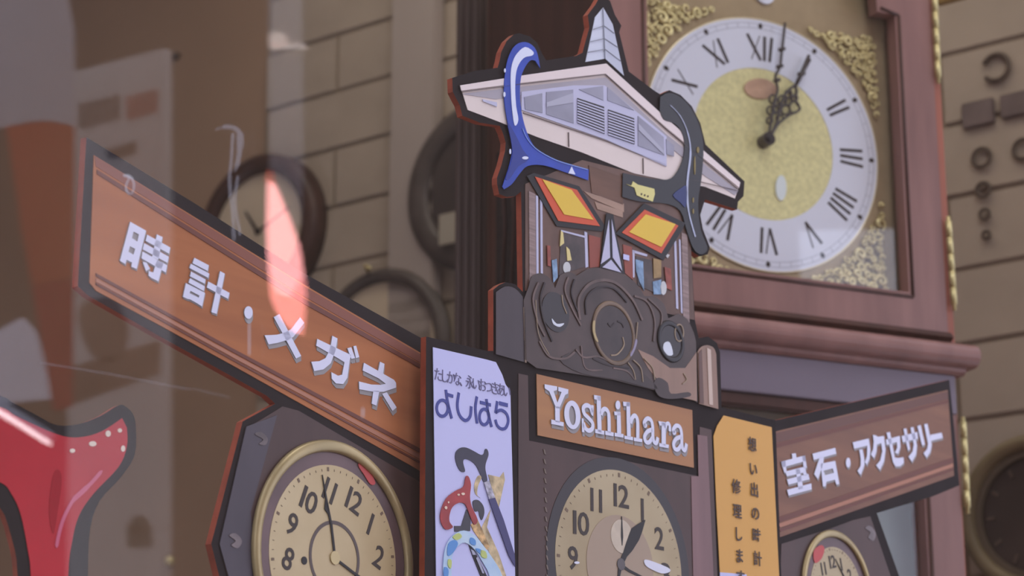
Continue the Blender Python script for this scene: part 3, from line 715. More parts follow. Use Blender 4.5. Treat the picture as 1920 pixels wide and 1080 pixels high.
ARML = [
    [('P', t1([(185, 85), (345, 175), (250, 565), (195, 540), (203, 498), (148, 470), (135, 515), (80, 480)]), [t1([(218, 185), (272, 212), (257, 285), (203, 250)]), t1([(183, 333), (235, 360), (217, 418), (167, 388)])]),
     ('P', t1([(355, 215), (590, 345), (578, 410), (340, 278)])), ('P', t1([(455, 212), (512, 240), (470, 470), (405, 440)])), ('P', t1([(325, 300), (575, 438), (562, 503), (312, 365)])), ('P', t1([(308, 385), (560, 525), (545, 600), (298, 455)])),
     ('P', t1([(455, 470), (520, 500), (470, 690), (400, 655), (370, 630), (372, 585), (418, 598)])), ('P', t1([(310, 490), (352, 500), (385, 560), (345, 585)]))],
    [('P', t1([(835, 450), (980, 525), (970, 585), (815, 505)])), ('P', t1([(798, 510), (985, 610), (975, 655), (785, 553)])), ('P', t1([(800, 588), (948, 668), (940, 715), (790, 638)])), ('P', t1([(790, 658), (940, 738), (930, 788), (775, 702)])),
     ('P', t1([(748, 705), (942, 805), (912, 945), (868, 915), (785, 868), (768, 868), (718, 845)]), [t1([(795, 785), (885, 832), (878, 854), (785, 808)])]),
     ('P', t1([(975, 690), (1190, 805), (1175, 868), (960, 750)])), ('P', t1([(1095, 585), (1142, 610), (1060, 1020), (1005, 1000)]))],
    [('P', ell(466, 586, 8, 12, 16))],
    [('P', t2([(120, 75), (175, 45), (385, 450), (335, 475)])), ('P', t2([(375, 75), (415, 130), (310, 265), (255, 295), (150, 325), (70, 338), (32, 250), (150, 245), (225, 225), (290, 190)]))],
    [('P', t2([(540, 285), (865, 440), (853, 490), (830, 660), (790, 720), (720, 715), (680, 670), (675, 605), (740, 640), (780, 630), (802, 510), (720, 460), (530, 350)])), ('P', t2([(685, 255), (735, 280), (715, 400), (670, 520), (600, 580), (510, 595), (482, 505), (560, 500), (620, 470), (655, 400), (675, 320)])),
     ('P', t2([(830, 375), (868, 365), (905, 470), (868, 478)])), ('P', t2([(888, 355), (915, 350), (945, 460), (912, 470)]))],
    [('P', t2([(1145, 505), (1188, 525), (1175, 620), (1125, 600)])), ('P', t2([(990, 515), (1280, 680), (1300, 710), (1300, 755), (1180, 795), (1080, 795), (945, 770), (942, 695), (1060, 725), (1150, 728), (1200, 718), (1130, 665), (978, 590)])), ('P', t2([(1080, 785), (1140, 785), (1110, 930), (1065, 910)])), ('P', t2([(1165, 815), (1210, 800), (1305, 945), (1265, 980)]))],
]
for L in ARML: letter('letter', L, ARM, pk, Z1, Z1 + .008, drop=9 if len(L) < 5 else 4)
# printed clock below the arm
ck = PA('clock_case', [[(530, 762), (560, 770), (790, 905), (795, 1300), (520, 1300), (428, 1085), (412, 1020), (468, 800)]], Z1, case_print, arm)
PA('case_panel', [[(462, 800), (520, 778), (500, 850), (470, 960), (480, 1080), (430, 1085), (412, 1020)]], Z2, mat('printed smoky panel', (76, 68, 76), 0.5, 0.2, (14, 6, 3)), ck)
PA('carved_flower', [sm([(478, 814), (490, 810), (502, 822), (498, 834), (486, 832), (494, 824)], 3, True), sm([(430, 1004), (442, 1000), (454, 1014), (446, 1028), (434, 1022), (442, 1014)], 3, True)], Z3, mat('printed pale carving', (116, 104, 104), 0.5, 0.3, (60, 60, 3)), ck)


def l_rim(c, R):
    ring('brass_rim', c, R * 1.205, .0055, Z2 + .001, brass_print, ck, 90, 8, 0.6)
    bm = bmesh.new(); prism(bm, ell(c.x, c.y, R * 1.2, R * 1.2, 72), Z2 - .0008, Z2 - .0003, [ell(c.x, c.y, R * .99, R * .99, 72)])
    done('rim_inner', bm, mat('printed bronze inner rim', (108, 84, 84), 0.4, 0.3, (10, 10, 3)), ck)


def l_centre(c, R, d):
    bm = bmesh.new(); prism(bm, ell(c.x, c.y, R * .40, R * .40, 48), Z2, Z2 + .0004, [ell(c.x, c.y, R * .36, R * .36, 48)])
    done('centre_ring', bm, mat('printed ring ink', (92, 78, 74), 0.5), d)
    disc('winding_hole', ARM.uv(571, 1051, Z3), .0035, Z2, Z2 + .0006, ink, d, 16)


d1, c1, R1 = printed_dial(ARM, ck, (627, 1046), (622, 872), Z2, math.radians(22), l_rim, mat('printed yellowed dial', (214, 194, 152), 0.5, 0, (7, 7, 7), rgb2=(190, 166, 122)), l_centre, .4, NUM,
    [('minute_hand', [(629, 1047), (622, 985), (613, 940), (605, 890)], [.03, .03, .03, .008]), ('hour_hand', [(622, 1038), (629, 1047), (665, 1075), (700, 1100)], [.02, .03, .03, .03]), ('hand_spade', [(617, 965), (613, 953), (611, 938)], [.01, .07, .01])], rr=.72, numh=.25)
disc('pivot', ARM.uv(628, 1046, Z3), .006, Z2, Z4, brass_print, d1, 16)
PA('red_glint', [sm([(680, 862), (692, 880), (704, 905), (695, 908), (683, 890), (672, 872)], 3, True)], Z3, mat('printed red glint', (196, 66, 62), 0.4), ck)

# ------------------------------------------------------------------ right arm board
uvj = BODY.uv(1440, 900, 0); wj = BODY.M @ Vector((uvj.x, uvj.y, 0))
RAR = PL(1440, wj.y + .035, 50)
rar = RAR.empty('display_board')
tag(rar, 'right wing board reading 宝石・アクセサリー on printed brown wood, in front of the tall clock', 'display board', 'shop display boards')
bm = bmesh.new(); PP = RAR.uvs([(1425, 794), (1455, 788), (1780, 712), (1788, 790), (1799, 910), (1748, 931), (1644, 962), (1686, 1080), (1700, 1140), (1660, 1240)], BT)
prism(bm, PP + [Vector((PP[-1].x, 0)), Vector((PP[0].x, 0))], 0, BT, (), 0, 1)
done('board', bm, [charcoal, foam], rar)
PR = lambda name, polys, z, m, parent: plates(name, RAR, polys, z - .0006, z, m, parent)
pr = PR('wood_panel', [[(1450, 810), (1777, 731), (1789, 892), (1466, 1006), (1455, 1010)]], Z1, mat('printed deep brown wood', (140, 94, 68), 0.5, 0, (3, 40, 3), rgb2=(120, 78, 58)), rar)
PR('molding', [[(1455, 832), (1778, 750), (1778, 755), (1455, 840)]], Z2, plank_dark, pr)
PR('molding', [[(1455, 812), (1777, 734), (1778, 748), (1600, 793), (1455, 830)]], Z1 + .0003, mat('printed dark reddish wood', (106, 66, 54), 0.5), pr)
PR('molding', [[(1460, 970), (1787, 858), (1788, 866), (1462, 979)]], Z2, plank_dark, pr)
PR('molding', [[(1460, 982), (1787, 869), (1788, 875), (1463, 989)]], Z2, plank_pale, pr)
PR('molding', [[(1460, 992), (1787, 878), (1788, 882), (1464, 997)]], Z2, plank_dark, pr)
t3 = lambda p: T(1455, 790, .1575, p)
t4 = lambda p: T(1590, 780, .1111, p)
RARL = [
    [('P', t3([(190, 385), (235, 378), (245, 435), (195, 445)])), ('P', t3([(62, 480), (345, 405), (353, 472), (78, 550)])), ('P', t3([(62, 480), (110, 470), (128, 600), (100, 615)])), ('P', t3([(312, 415), (345, 405), (368, 550), (330, 560)])),
     ('P', t3([(108, 598), (348, 538), (360, 605), (130, 655)])), ('P', t3([(130, 690), (385, 625), (400, 690), (148, 755)])), ('P', t3([(132, 815), (420, 738), (425, 810), (150, 885)])), ('P', t3([(232, 570), (282, 558), (325, 800), (268, 810)])), ('P', t3([(318, 610), (352, 598), (380, 640), (335, 650)]))],
    [('P', t3([(435, 385), (705, 315), (718, 385), (450, 460)])), ('P', t3([(520, 430), (572, 420), (560, 510), (500, 690), (455, 630)])), ('P', t3([(530, 505), (705, 470), (755, 745), (720, 755), (700, 695), (600, 720), (592, 775), (560, 775)]), [t3([(567, 588), (675, 560), (690, 612), (585, 642)])])],
    [('P', t3(ell(860, 492, 27, 60, 16)))],
    [('P', t4([(80, 445), (350, 378), (378, 560), (365, 720), (318, 830), (285, 780), (320, 680), (325, 500), (105, 555)])), ('P', t4([(190, 570), (245, 560), (275, 720), (280, 820), (215, 1000), (160, 930), (215, 840), (215, 720)]))],
    [('P', t4([(420, 320), (470, 325), (500, 350), (605, 335), (635, 560), (610, 760), (540, 915), (475, 835), (545, 750), (580, 600), (560, 460), (490, 480), (480, 600), (440, 715), (385, 650), (425, 560), (435, 430)]))],
    [('P', t4([(650, 280), (710, 270), (790, 700), (850, 710), (935, 695), (945, 790), (880, 850), (800, 850), (760, 780), (700, 500)])), ('P', t4([(640, 400), (875, 335), (885, 520), (850, 640), (790, 620), (830, 540), (825, 440), (650, 490)]))],
    [('P', t4([(905, 340), (1170, 270), (1180, 385), (925, 440)])), ('P', t4([(935, 215), (985, 210), (1050, 560), (1010, 580)])), ('P', t4([(1055, 195), (1105, 185), (1165, 500), (1150, 650), (1080, 775), (1020, 690), (1090, 600), (1110, 480)]))],
    [('P', t4([(1170, 170), (1225, 150), (1300, 480), (1250, 500)])), ('P', t4([(1285, 140), (1340, 130), (1415, 480), (1390, 610), (1325, 705), (1275, 630), (1335, 560), (1350, 470)]))],
    [('P', t4([(1385, 320), (1580, 280), (1600, 370), (1400, 420)]))],
]
for L in RARL: letter('letter', L, RAR, pr, Z1, Z1 + .007, drop=4)
rk = PR('clock_case', [[(1465, 1020), (1560, 990), (1600, 975), (1632, 968), (1670, 1080), (1690, 1140), (1650, 1230), (1460, 1230)]], Z1, case_print, rar)
PR('carved_flower', [sm([(1622, 990), (1632, 986), (1642, 1000), (1638, 1014), (1628, 1008), (1632, 998)], 3, True)], Z2, MATS['printed pale carving'], rk)


def r_rim(c, R):
    ring('brass_rim', c, R * 1.27, .0042, Z2 + .001, brass_print, rk, 72, 8, 0.6)
    bm = bmesh.new(); prism(bm, ell(c.x, c.y, R * 1.25, R * 1.25, 64), Z2 - .0008, Z2 - .0003, [ell(c.x, c.y, R * .99, R * .99, 64)])
    done('rim_inner', bm, MATS['printed bronze inner rim'], rk)


d2, c2, R2 = printed_dial(RAR, rk, (1570, 1118), (1566, 1026), Z2, math.radians(-14), r_rim, dial_cream, None, 0, NUM,
    [('minute_hand', [(1570, 1118), (1585, 1085), (1567, 1048)], [.05, .05, .01])], rr=.7, numh=.26)
PR('red_glint', [sm([(1526, 1032), (1540, 1022), (1546, 1030), (1540, 1048), (1528, 1055)], 3, True)], Z3, MATS['printed red glint'], rk)

# ------------------------------------------------------------------ red cane handle board
RED = PL(120, 1.76, 43)
red = RED.empty('cane_handle_board')
tag(red, 'red cane handle cutout board with black outline in the lower left corner', 'display board')
ro = [(-260, 720), (-120, 715), (0, 742), (21, 753), (70, 779), (106, 797), (148, 795), (190, 779), (218, 762), (232, 760), (250, 777), (255, 806), (252, 855), (225, 897), (187, 939), (169, 992), (165, 1080), (165, 1240)]
bm = bmesh.new(); PP = RED.uvs(sm(ro, 3), BT); q = RED.uvs(sm([(30, 1240), (33, 1080), (22, 1010), (-5, 945), (-80, 900), (-200, 890), (-260, 860)], 3), BT)
prism(bm, PP + [Vector((PP[-1].x, 0)), Vector((q[0].x, 0))] + q, 0, BT, (), 0, 1)
done('board', bm, [charcoal, foam], red)
hp = plates('red_handle', RED, [sm([(-240, 735), (-110, 735), (0, 763), (32, 781), (106, 814), (148, 820), (190, 809), (229, 784)], 4) + sm([(238, 802), (238, 837), (222, 876), (176, 925), (148, 967), (135, 1017), (128, 1080), (128, 1240)], 4) + sm([(62, 1240), (58, 1080), (53, 1034), (39, 964), (21, 925), (0, 904), (-80, 878), (-240, 850)], 4)], BT, BT + .0008,
            mat('printed glossy red', (198, 44, 58), 0.25, 0.12, (10, 10, 3), spec=0.5), red)
plates('handle_shade', RED, [sm([(108, 880), (116, 900), (108, 960), (100, 1000), (92, 960), (98, 900)], 4, True)], BT + .0006, BT + .0011, mat('printed deep red', (170, 30, 44), 0.3), hp)
plates('glint', RED, [ell(136, 845, 5, 4, 12), ell(174, 832, 7, 5, 12), ell(203, 813, 5, 6, 12), ell(225, 807, 4, 4, 12), ell(231, 841, 4, 6, 12)], BT + .0008, BT + .0014, mat('printed cream dot', (244, 226, 206), 0.4), hp)
strokes('handle_highlight', RED, [(sm([(106, 1027), (111, 1000), (120, 971), (136, 940), (151, 925), (172, 905), (192, 882)], 4), [.001] + [.003] * 12 + [.004] * 6 + [.003] * 5 + [.001])], BT + .0008, BT + .0014, mat('printed pink streak', (216, 110, 136), 0.4), hp)

# ------------------------------------------------------------------ longcase clock
CLK = PL(1440, 2.86, 24)
clk = CLK.empty('longcase_clock')
tag(clk, 'tall reddish wooden longcase clock with brass dial plate and white Roman chapter ring', 'clock')
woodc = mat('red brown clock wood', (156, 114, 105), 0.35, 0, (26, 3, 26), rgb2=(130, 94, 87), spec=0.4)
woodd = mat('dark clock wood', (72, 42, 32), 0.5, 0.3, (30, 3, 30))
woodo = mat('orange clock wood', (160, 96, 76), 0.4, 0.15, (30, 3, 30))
brass = mat('bright brass', (222, 206, 146), 0.3, 0.10, (30, 30, 30), metal=0.4, spec=0.6)
brass_dk = mat('satin brass plate', (168, 148, 114), 0.42, 0.06, (50, 50, 50), metal=0.35)
silv = mat('silvered chapter ring', (226, 228, 238), 0.35)
gold_g = mat('grained gold centre', (224, 216, 158), 0.42, 0.12, (160, 160, 160), metal=0.2, detail=2)
U = lambda x, y, h=0.0: CLK.uv(x, y, h).x
Vv = lambda x, y, h=0.0: CLK.uv(x, y, h).y
uA, uB = U(1138, 200), U(1757, 250)
vdoor0 = Vv(1550, 600); vtop = Vv(1440, -330)
vmold = Vv(1550, 676)
uS = U(1776, 300)
DEP = .385
# hood carcase
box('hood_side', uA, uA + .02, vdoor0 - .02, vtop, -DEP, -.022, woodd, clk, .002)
sp_ = box('side_fret', uA - .004, uA + .002, Vv(1138, 470), Vv(1138, 135), -DEP + .03, -.06, mat('black fret cloth', (44, 34, 30), 0.9, 0.5, (8, 90, 60)), clk, .001)
for k in range(9):
    hh = -DEP + .055 + k * .033
    bm = bmesh.new(); tube(bm, [(uA - .006, Vv(1138, 465), hh), (uA - .006, Vv(1138, 300), hh + .012), (uA - .006, Vv(1138, 140), hh)], .003, 6); done('fret_bar', bm, woodd, sp_, True)
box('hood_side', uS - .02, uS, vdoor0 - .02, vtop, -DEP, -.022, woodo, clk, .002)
box('hood_back', uA, uS, vdoor0 - .02, vtop, -DEP - .012, -DEP, woodd, clk)
box('hood_top', uA - .02, uS + .02, vtop, vtop + .03, -DEP - .02, .02, woodc, clk, .004)
box('front_stile', uB + .001, uS, vdoor0 - .02, vtop, -.022, -.004, woodo, clk, .002)
# hood door: outer rectangle with a break-arch opening
il, ir, ib = U(1217, 250), U(1692, 300), Vv(1500, 521)
sh = Vv(1660, 24); ac = (il + ir) / 2; ar = (ir - il) / 2 - .030
hole = [Vector((il, ib)), Vector((ir, ib)), Vector((ir, sh)), Vector((ir - .030, sh))] + [Vector(p) for p in ell(ac, sh + .01, ar, ar, 24, 0, PI)] + [Vector((il + .030, sh)), Vector((il, sh))]
bm = bmesh.new(); prism(bm, [Vector((uA, vdoor0)), Vector((uB, vdoor0)), Vector((uB, vtop - .004)), Vector((uA, vtop - .004))], -.022, 0, [hole])
door = done('hood_door', bm, woodc, clk)
bm = bmesh.new()
o2 = [Vector((il - .008, ib - .008)), Vector((ir + .008, ib - .008)), Vector((ir + .008, sh + .008)), Vector((ir + .008, sh + .03)), Vector((il - .008, sh + .03))]
for pa, pb in (((il - .006, ib - .006), (ir + .006, ib - .006)), ((ir + .006, ib - .006), (ir + .006, sh)), ((il - .006, ib - .006), (il - .006, sh)), ((ir + .006, sh), (ir - .024, sh + .006))):
    tube(bm, [(pa[0], pa[1], -.001), (pb[0], pb[1], -.001)], .0032, 8)
done('door_bead', bm, woodd, door, True)
HD = -.035
box('door_glass', il - .004, ir + .004, ib - .004, sh - .001, -.016, -.014, glass_mat('clock glass', 1.45), door)
pt = box('dial_plate', il - .015, ir + .015, ib - .015, vtop - .03, HD - .006, HD, brass_dk, clk)
dc = CLK.uv(1431, 270, HD); dR = (CLK.uv(1424, 38, HD) - dc).length
bm = bmesh.new(); prism(bm, ell(dc.x, dc.y, dR, dR, 96), HD, HD + .0025, [ell(dc.x, dc.y, dR * .60, dR * .60, 96)])
chap = done('chapter_ring', bm, silv, clk)
disc('dial_centre', CLK.uv(1434, 266, HD), dR * .617, HD, HD + .0018, gold_g, clk, 80)
ring('chapter_edge', dc, dR, .0016, HD + .0015, mat('pale brass edge', (222, 208, 170), 0.3, metal=0.5), clk, 96, 6)
tr = bmesh.new()
for rr_ in (.925, .965):
    prism(tr, ell(dc.x, dc.y, dR * rr_, dR * rr_, 96), HD + .0022, HD + .0027, [ell(dc.x, dc.y, dR * rr_ - .0006, dR * rr_ - .0006, 96)])
for k in range(60):
    a = k * PI / 30; e = Vector((math.cos(a), math.sin(a)))
    strip(tr, [dc + e * dR * .925, dc + e * dR * .965], .0006, HD + .0022, HD + .0027)
trk = done('minute_track', tr, mat('grey engraving', (150, 152, 162), 0.5), chap); trk['kind'] = 'stuff'
ROM = {1: 'I', 2: 'II', 3: 'III', 4: 'IIII', 5: 'V', 6: 'VI', 7: 'VII', 8: 'VIII', 9: 'IX', 10: 'X', 11: 'XI', 12: 'XII'}
for hr, s in ROM.items():
    th = PI / 2 - hr * PI / 6; e = Vector((math.cos(th), math.sin(th))); t = Vector((e.y, -e.x))
    r0, r1 = dR * .665, dR * .865; ri, rq = [], []
    wdt = {'I': .0105, 'V': .019, 'X': .022}; tot = sum(wdt[c] for c in s); x = -tot / 2
    bm = bmesh.new()
    for c in s:
        wq = wdt[c]; a, b = x + .002, x + wq - .002; m_ = x + wq / 2
        if c == 'I': segs = [(m_, m_, .0042)]
        elif c == 'V': segs = [(m_, a, .0042), (m_, b, .0018)]
        else: segs = [(b, a, .0042), (a, b, .0012)]
        for i_, o_, ww in segs:
            strip(bm, [dc + e * r0 + t * i_ * .8, dc + e * r1 + t * o_ * 1.1], ww, HD + .0024, HD + .0030)
        x += wq
    done('numeral', bm, ink, chap)
    bm = bmesh.new(); dm = dc + e * dR * .945; prism(bm, [dm + e * .005, dm + t * .004, dm - e * .005, dm - t * .004], HD + .0024, HD + .0031); done('hour_mark', bm, ink, chap)
# pierced brass spandrels
def curl(c, r, a0, turns, hd, n=22):
    return [(c[0] + r * (1 - .78 * i / n) * math.cos(a0 + turns * 2 * PI * i / n), c[1] + r * (1 - .78 * i / n) * math.sin(a0 + turns * 2 * PI * i / n), hd + .003 + .004 * i / n) for i in range(n + 1)]


pl_l, pl_r = il + .001, U(1652, 300, HD); pl_b, pl_t = ib + .004, dc.y + dR * 1.03
for sx, sy in ((-1, 1), (1, 1), (-1, -1), (1, -1)):
    bm = bmesh.new(); ex = pl_l if sx < 0 else pl_r; ey = pl_t if sy > 0 else pl_b
    w_ = abs(ex - dc.x); h_ = abs(ey - dc.y); rnd = random.Random(5 + sx + 3 * sy); got = []
    for k in range(5000):
        x = dc.x + sx * rnd.uniform(.18, 1.0) * w_; y = dc.y + sy * rnd.uniform(.18, 1.0) * h_
        d = math.hypot(x - dc.x, y - dc.y)
        r = rnd.uniform(.004, .010)
        if d < dR * 1.045 + r or abs(x - ex) < r * .8 and False: continue
        if (abs(x - dc.x) + r > w_) or (abs(y - dc.y) + r > h_): continue
        if any(math.hypot(x - a, y - b) < (r + q) * .78 for a, b, q in got): continue
        got.append((x, y, r)); n = 18
        P = curl((x, y), r, rnd.uniform(0, 6.28), rnd.choice((-1, 1)) * rnd.uniform(1.0, 1.5), HD, n)
        tube(bm, P, [r * (.16 + .24 * math.sin(PI * i / n)) for i in range(n + 1)], 6)
    # leafy edge following the ring and the two straight sides
    for a, b in zip(got, got[1:]):
        if math.hypot(a[0] - b[0], a[1] - b[1]) < .035: tube(bm, [(a[0], a[1], HD + .002), ((a[0] + b[0]) / 2 + .002, (a[1] + b[1]) / 2, HD + .005), (b[0], b[1], HD + .002)], .0016, 5)
    s_ = done('spandrel', bm, brass, clk, True)
# hands and hub
steel = mat('blued steel', (44, 38, 38), 0.35, spec=0.5)
HH = HD + .016
mh = bmesh.new()
hz = lambda p, h=HH: [(q.x, q.y, h) for q in CLK.uvs(p, h)]
tube(mh, hz(sm([(1472, 43), (1466, 95), (1462, 126), (1454, 144), (1458, 168), (1452, 190), (1446, 225), (1441, 258)])), .0022, 6)
for p in ((1466, 92), (1462, 124), (1457, 150)): tube(mh, hz([(p[0] - 5, p[1] + 2), (p[0] + 5, p[1] - 1)]), .003, 6)
for cx_, cy_, r_ in ((1449, 186, 8), (1445, 207, 8), (1453, 206, 7), (1443, 226, 6)): tube(mh, hz(ell(cx_, cy_, r_ * .85, r_, 14) + [ell(cx_, cy_, r_ * .85, r_, 14)[0]]), .0016, 5)
done('minute_hand', mh, steel, clk, True)
hh_ = bmesh.new(); H2 = HH - .006
tube(hh_, hz([(1517, 104), (1503, 138), (1493, 158)], H2), [.0025, .0034, .0028], 6)
tube(hh_, hz(sm([(1496, 138), (1503, 140), (1508, 136)]), H2), .003, 6)
for cx_, cy_, r_ in ((1487, 172, 9), (1478, 176, 7), (1467, 188, 9), (1489, 201, 11), (1473, 206, 9), (1458, 204, 8), (1478, 190, 7), (1462, 222, 7), (1490, 184, 6)):
    e_ = ell(cx_, cy_, r_ * .85, r_, 14); tube(hh_, hz(e_ + [e_[0]], H2), .0017, 5)
tube(hh_, hz(sm([(1493, 158), (1476, 172), (1464, 196), (1458, 225), (1443, 258)]), H2), .0022, 6)
tube(hh_, hz(sm([(1493, 158), (1492, 190), (1500, 205), (1478, 217), (1460, 232), (1446, 255)]), H2), .0018, 6)
done('hour_hand', hh_, steel, clk, True)
pc = CLK.uv(1440, 261, HH)
disc('hand_hub', pc, .0095, HD, HH + .004, steel, clk, 24)
disc('hub_nut', pc, .0045, HH + .004, HH + .008, steel, clk, 12)
plates('maker_plaque', CLK, [ell(1426, 166, 30, 19, 28, rot=.08)], HD + .0018, HD + .004, mat('copper plaque', (198, 160, 132), 0.4, 0.15, (60, 60, 60)), clk)
plates('winding_arbor', CLK, [ell(1465, 352, 10, 24, 18)], HD + .0018, HD + .004, mat('pale steel square', (226, 234, 232), 0.3), clk)
disc('moon_disc', CLK.uv(1432, -12, HD), dR * .09, HD, HD + .004, silv, clk, 32)
# hinges
for (x0, y0, x1, y1) in ((1752, -8, 1759, 146), (1778, 414, 1789, 571), (1806, 790, 1814, 952)):
    bm = bmesh.new(); a = CLK.uv(x0, y0, .003); b = CLK.uv(x1, y1, .003)
    n = 5
    for k in range(n):
        p = a.lerp(b, (k + .03) / n); q = a.lerp(b, (k + .97) / n); tube(bm, [(p.x, p.y, .003), (q.x, q.y, .003)], .0045, 10)
    tube(bm, [(a.x, a.y + .006, .003), (b.x, b.y - .008, .003)], .0028, 8)
    done('hinge', bm, brass, clk, True)
# mouldings between hood and trunk
vc0, vc1 = Vv(1550, 602), Vv(1550, 621)
prof('cove_molding', [(-.05, vc0 + .004), (.004, vc0 + .004), (.010, vc0 - .004), (.002, vc1 + .004), (-.004, vc1), (-.05, vc1)], uA - .004, uB + .002, woodd, clk)
vt0, vt1 = Vv(1550, 620), Vv(1550, 664); rt = (vt0 - vt1) / 2; mt = (vt0 + vt1) / 2
prof('torus_molding', [(-DEP, vt0)] + [(.012 + rt * math.cos(a), mt + rt * math.sin(a)) for a in [PI / 2 - PI * k / 10 for k in range(11)]] + [(-DEP, vt1)], uA - .03, U(1817, 676), woodc, clk, False)
prof('fillet_molding', [(-.05, vt1), (.010, vt1), (.010, vmold + .003), (.004, vmold - .001), (-.05, vmold - .001)], uA - .012, U(1803, 690), woodc, clk)
glass_trunk = bpy.data.materials['clock glass']
# trunk with glazed door
tA, tB = uA + .01, U(1808, 960)
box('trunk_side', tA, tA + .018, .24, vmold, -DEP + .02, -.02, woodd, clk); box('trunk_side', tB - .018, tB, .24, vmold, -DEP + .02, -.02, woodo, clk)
box('trunk_back', tA, tB, .24, vmold, -DEP + .008, -DEP + .02, woodd, clk)
td1 = U(1803, 960); ti = U(1737, 1000); tv = Vv(1500, 683)
bm = bmesh.new(); prism(bm, [Vector((tA, .26)), Vector((td1, .26)), Vector((td1, vmold - .002)), Vector((tA, vmold - .002))], -.02, 0, [[Vector((tA + .055, .34)), Vector((ti, .34)), Vector((ti, tv)), Vector((tA + .055, tv))]])
tdr = done('trunk_door', bm, woodc, clk)
bm = bmesh.new(); tube(bm, [(ti + .006, .34, 0), (ti + .006, tv, 0)], .003, 8); done('door_bead', bm, woodd, tdr, True)
box('trunk_stile', td1 + .001, tB, .24, vmold, -.02, -.004, woodo, clk)
box('trunk_backing', tA + .02, tB - .02, .3, vmold - .002, -.10, -.095, mat('grey green cloth', (178, 188, 184), 0.8, 0, (7, 5, 7), rgb2=(150, 162, 144)), clk)
vr0, vr1 = Vv(1480, 744), Vv(1480, 770)
box('trunk_rail', tA + .05, ti + .004, vr1, vr0, -.024, -.001, woodd, clk, .003)
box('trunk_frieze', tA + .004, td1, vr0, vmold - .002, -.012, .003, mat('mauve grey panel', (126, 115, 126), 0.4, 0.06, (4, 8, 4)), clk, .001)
box('trunk_glass', tA + .05, ti + .004, .33, vr1, -.014, -.012, glass_trunk, clk)
# plinth down to the display floor
box('plinth', uA - .02, uS + .05, 0, .24, -DEP - .01, .012, woodc, clk, .006)

# ------------------------------------------------------------------ clocks and small things on the back wall
rimw = mat('dark brown clock rim', (70, 46, 38), 0.4, 0.25, (20, 20, 20))
rimg = mat('grey brown clock rim', (82, 74, 70), 0.4, 0.2, (20, 20, 20))
facew = mat('faded clock face', (206, 190, 164), 0.6, 0.06, (10, 10, 10))


def wall_clock(label, c_px, top_px, rw, rm, fm, hbase, nums, glass=True, hands=True):
    o = WALL.empty('wall_clock'); tag(o, label, 'clock', 'clocks on the back wall')
    c = WALL.uv(*c_px, hbase + .04); R = (WALL.uv(*top_px, hbase + .04) - c).length
    o.matrix_world = WALL.M @ Matrix.Translation((c.x, c.y, 0)); c = Vector((0, 0))
    bm = bmesh.new()
    P = [(R * (1 - rw), .034), (R * (1 - rw * .8), .042), (R * (1 - rw * .4), .046), (R * .985, .036), (R, .018), (R, hbase)]
    n = 64; rows = [[bm.verts.new((r * math.cos(a), r * math.sin(a), h)) for r, h in P + [(R * (1 - rw), hbase)]] for a in [2 * PI * i / n for i in range(n)]]
    k = len(rows[0])
    for i in range(n):
        for j in range(k): bm.faces.new((rows[i][j], rows[(i + 1) % n][j], rows[(i + 1) % n][(j + 1) % k], rows[i][(j + 1) % k]))
    done('rim', bm, rm, o, True)
    f = disc('face', c, R * (1 - rw) + .002, hbase, .026, fm, o, 64)
    if nums:
        for ch, hr, wd in NUM:
            a = PI / 2 - hr * PI / 6; p = Vector((math.cos(a), math.sin(a))) * R * .58
            chars('numeral', [(q, p + Vector(((kk - (len(ch) - 1) / 2) * R * .1, 0)), R * (.04 if q == '1' else .1), R * .17, 0, .01, True) for kk, q in enumerate(ch)], .0268, mat('faded numerals', (104, 92, 82), 0.6), f)
    if hands:
        for nm, a, l, ww in (('hour_hand', 2.2, .38, .05), ('minute_hand', .4, .56, .035)):
            bm = bmesh.new(); strip(bm, [(0, 0), (math.cos(a) * R * l, math.sin(a) * R * l)], [R * ww, R * ww * .4], .028, .029); done(nm, bm, ink, f)
        disc('pivot', c, R * .04, .026, .031, ink, f, 14)
    return o, R


wall_clock('round wall clock with dark brown rim, above the left wing board', (476, 432), (474, 290), .25, rimw, facew, 0.0, False)
wc, R = wall_clock('round wall clock with dark grey rim and faded numerals, behind the left wing board end', (684, 658), (682, 497), .17, rimg, facew, 0.03, True)
bm = bmesh.new(); tube(bm, [(-.03, R * .98, .03), (-.02, R * 1.03, .05), (-.005, R * .98, .052)], .004, 6); done('gold_hook', bm, brass, wc, True)
wc3, R3 = wall_clock('large grey rimmed wall clock half hidden behind the dark post', (872, 335), (868, 178), .30, rimg, mat('smoky clock face', (70, 62, 60), 0.4, 0.2, (9, 9, 9)), 0.03, False)
p = WALL.uv(838, 428, .06)
card = box('paper_card', -.022, .022, -.032, .032, .0, .004, mat('pale paper', (168, 160, 144), 0.7), None, .001)
card.matrix_world = WALL.M @ Matrix.Translation((p.x, p.y, .055)); tag(card, 'small pale card stuck on the large grey rimmed wall clock', 'card')
# post between wall clocks and longcase clock
PO = PL(878, 3.35, -37)
bm = bmesh.new(); a, b = PO.uv(850, 300).x, PO.uv(906, 300).x
po = sbox('trim_2', PO, a, b, 0, 2.45, -.06, 0, m=mat('grey brown post', (92, 76, 70), 0.7, 0.2, (60, 3, 60)), bev=.006); tag(po, kind='structure')
for k in range(3): sbox('post_groove', PO, a + (b - a) * (.22 + .25 * k), a + (b - a) * (.28 + .25 * k), 0.02, 2.43, -.002, .003, m=mat('post groove', (112, 98, 92), 0.7), parent=po)
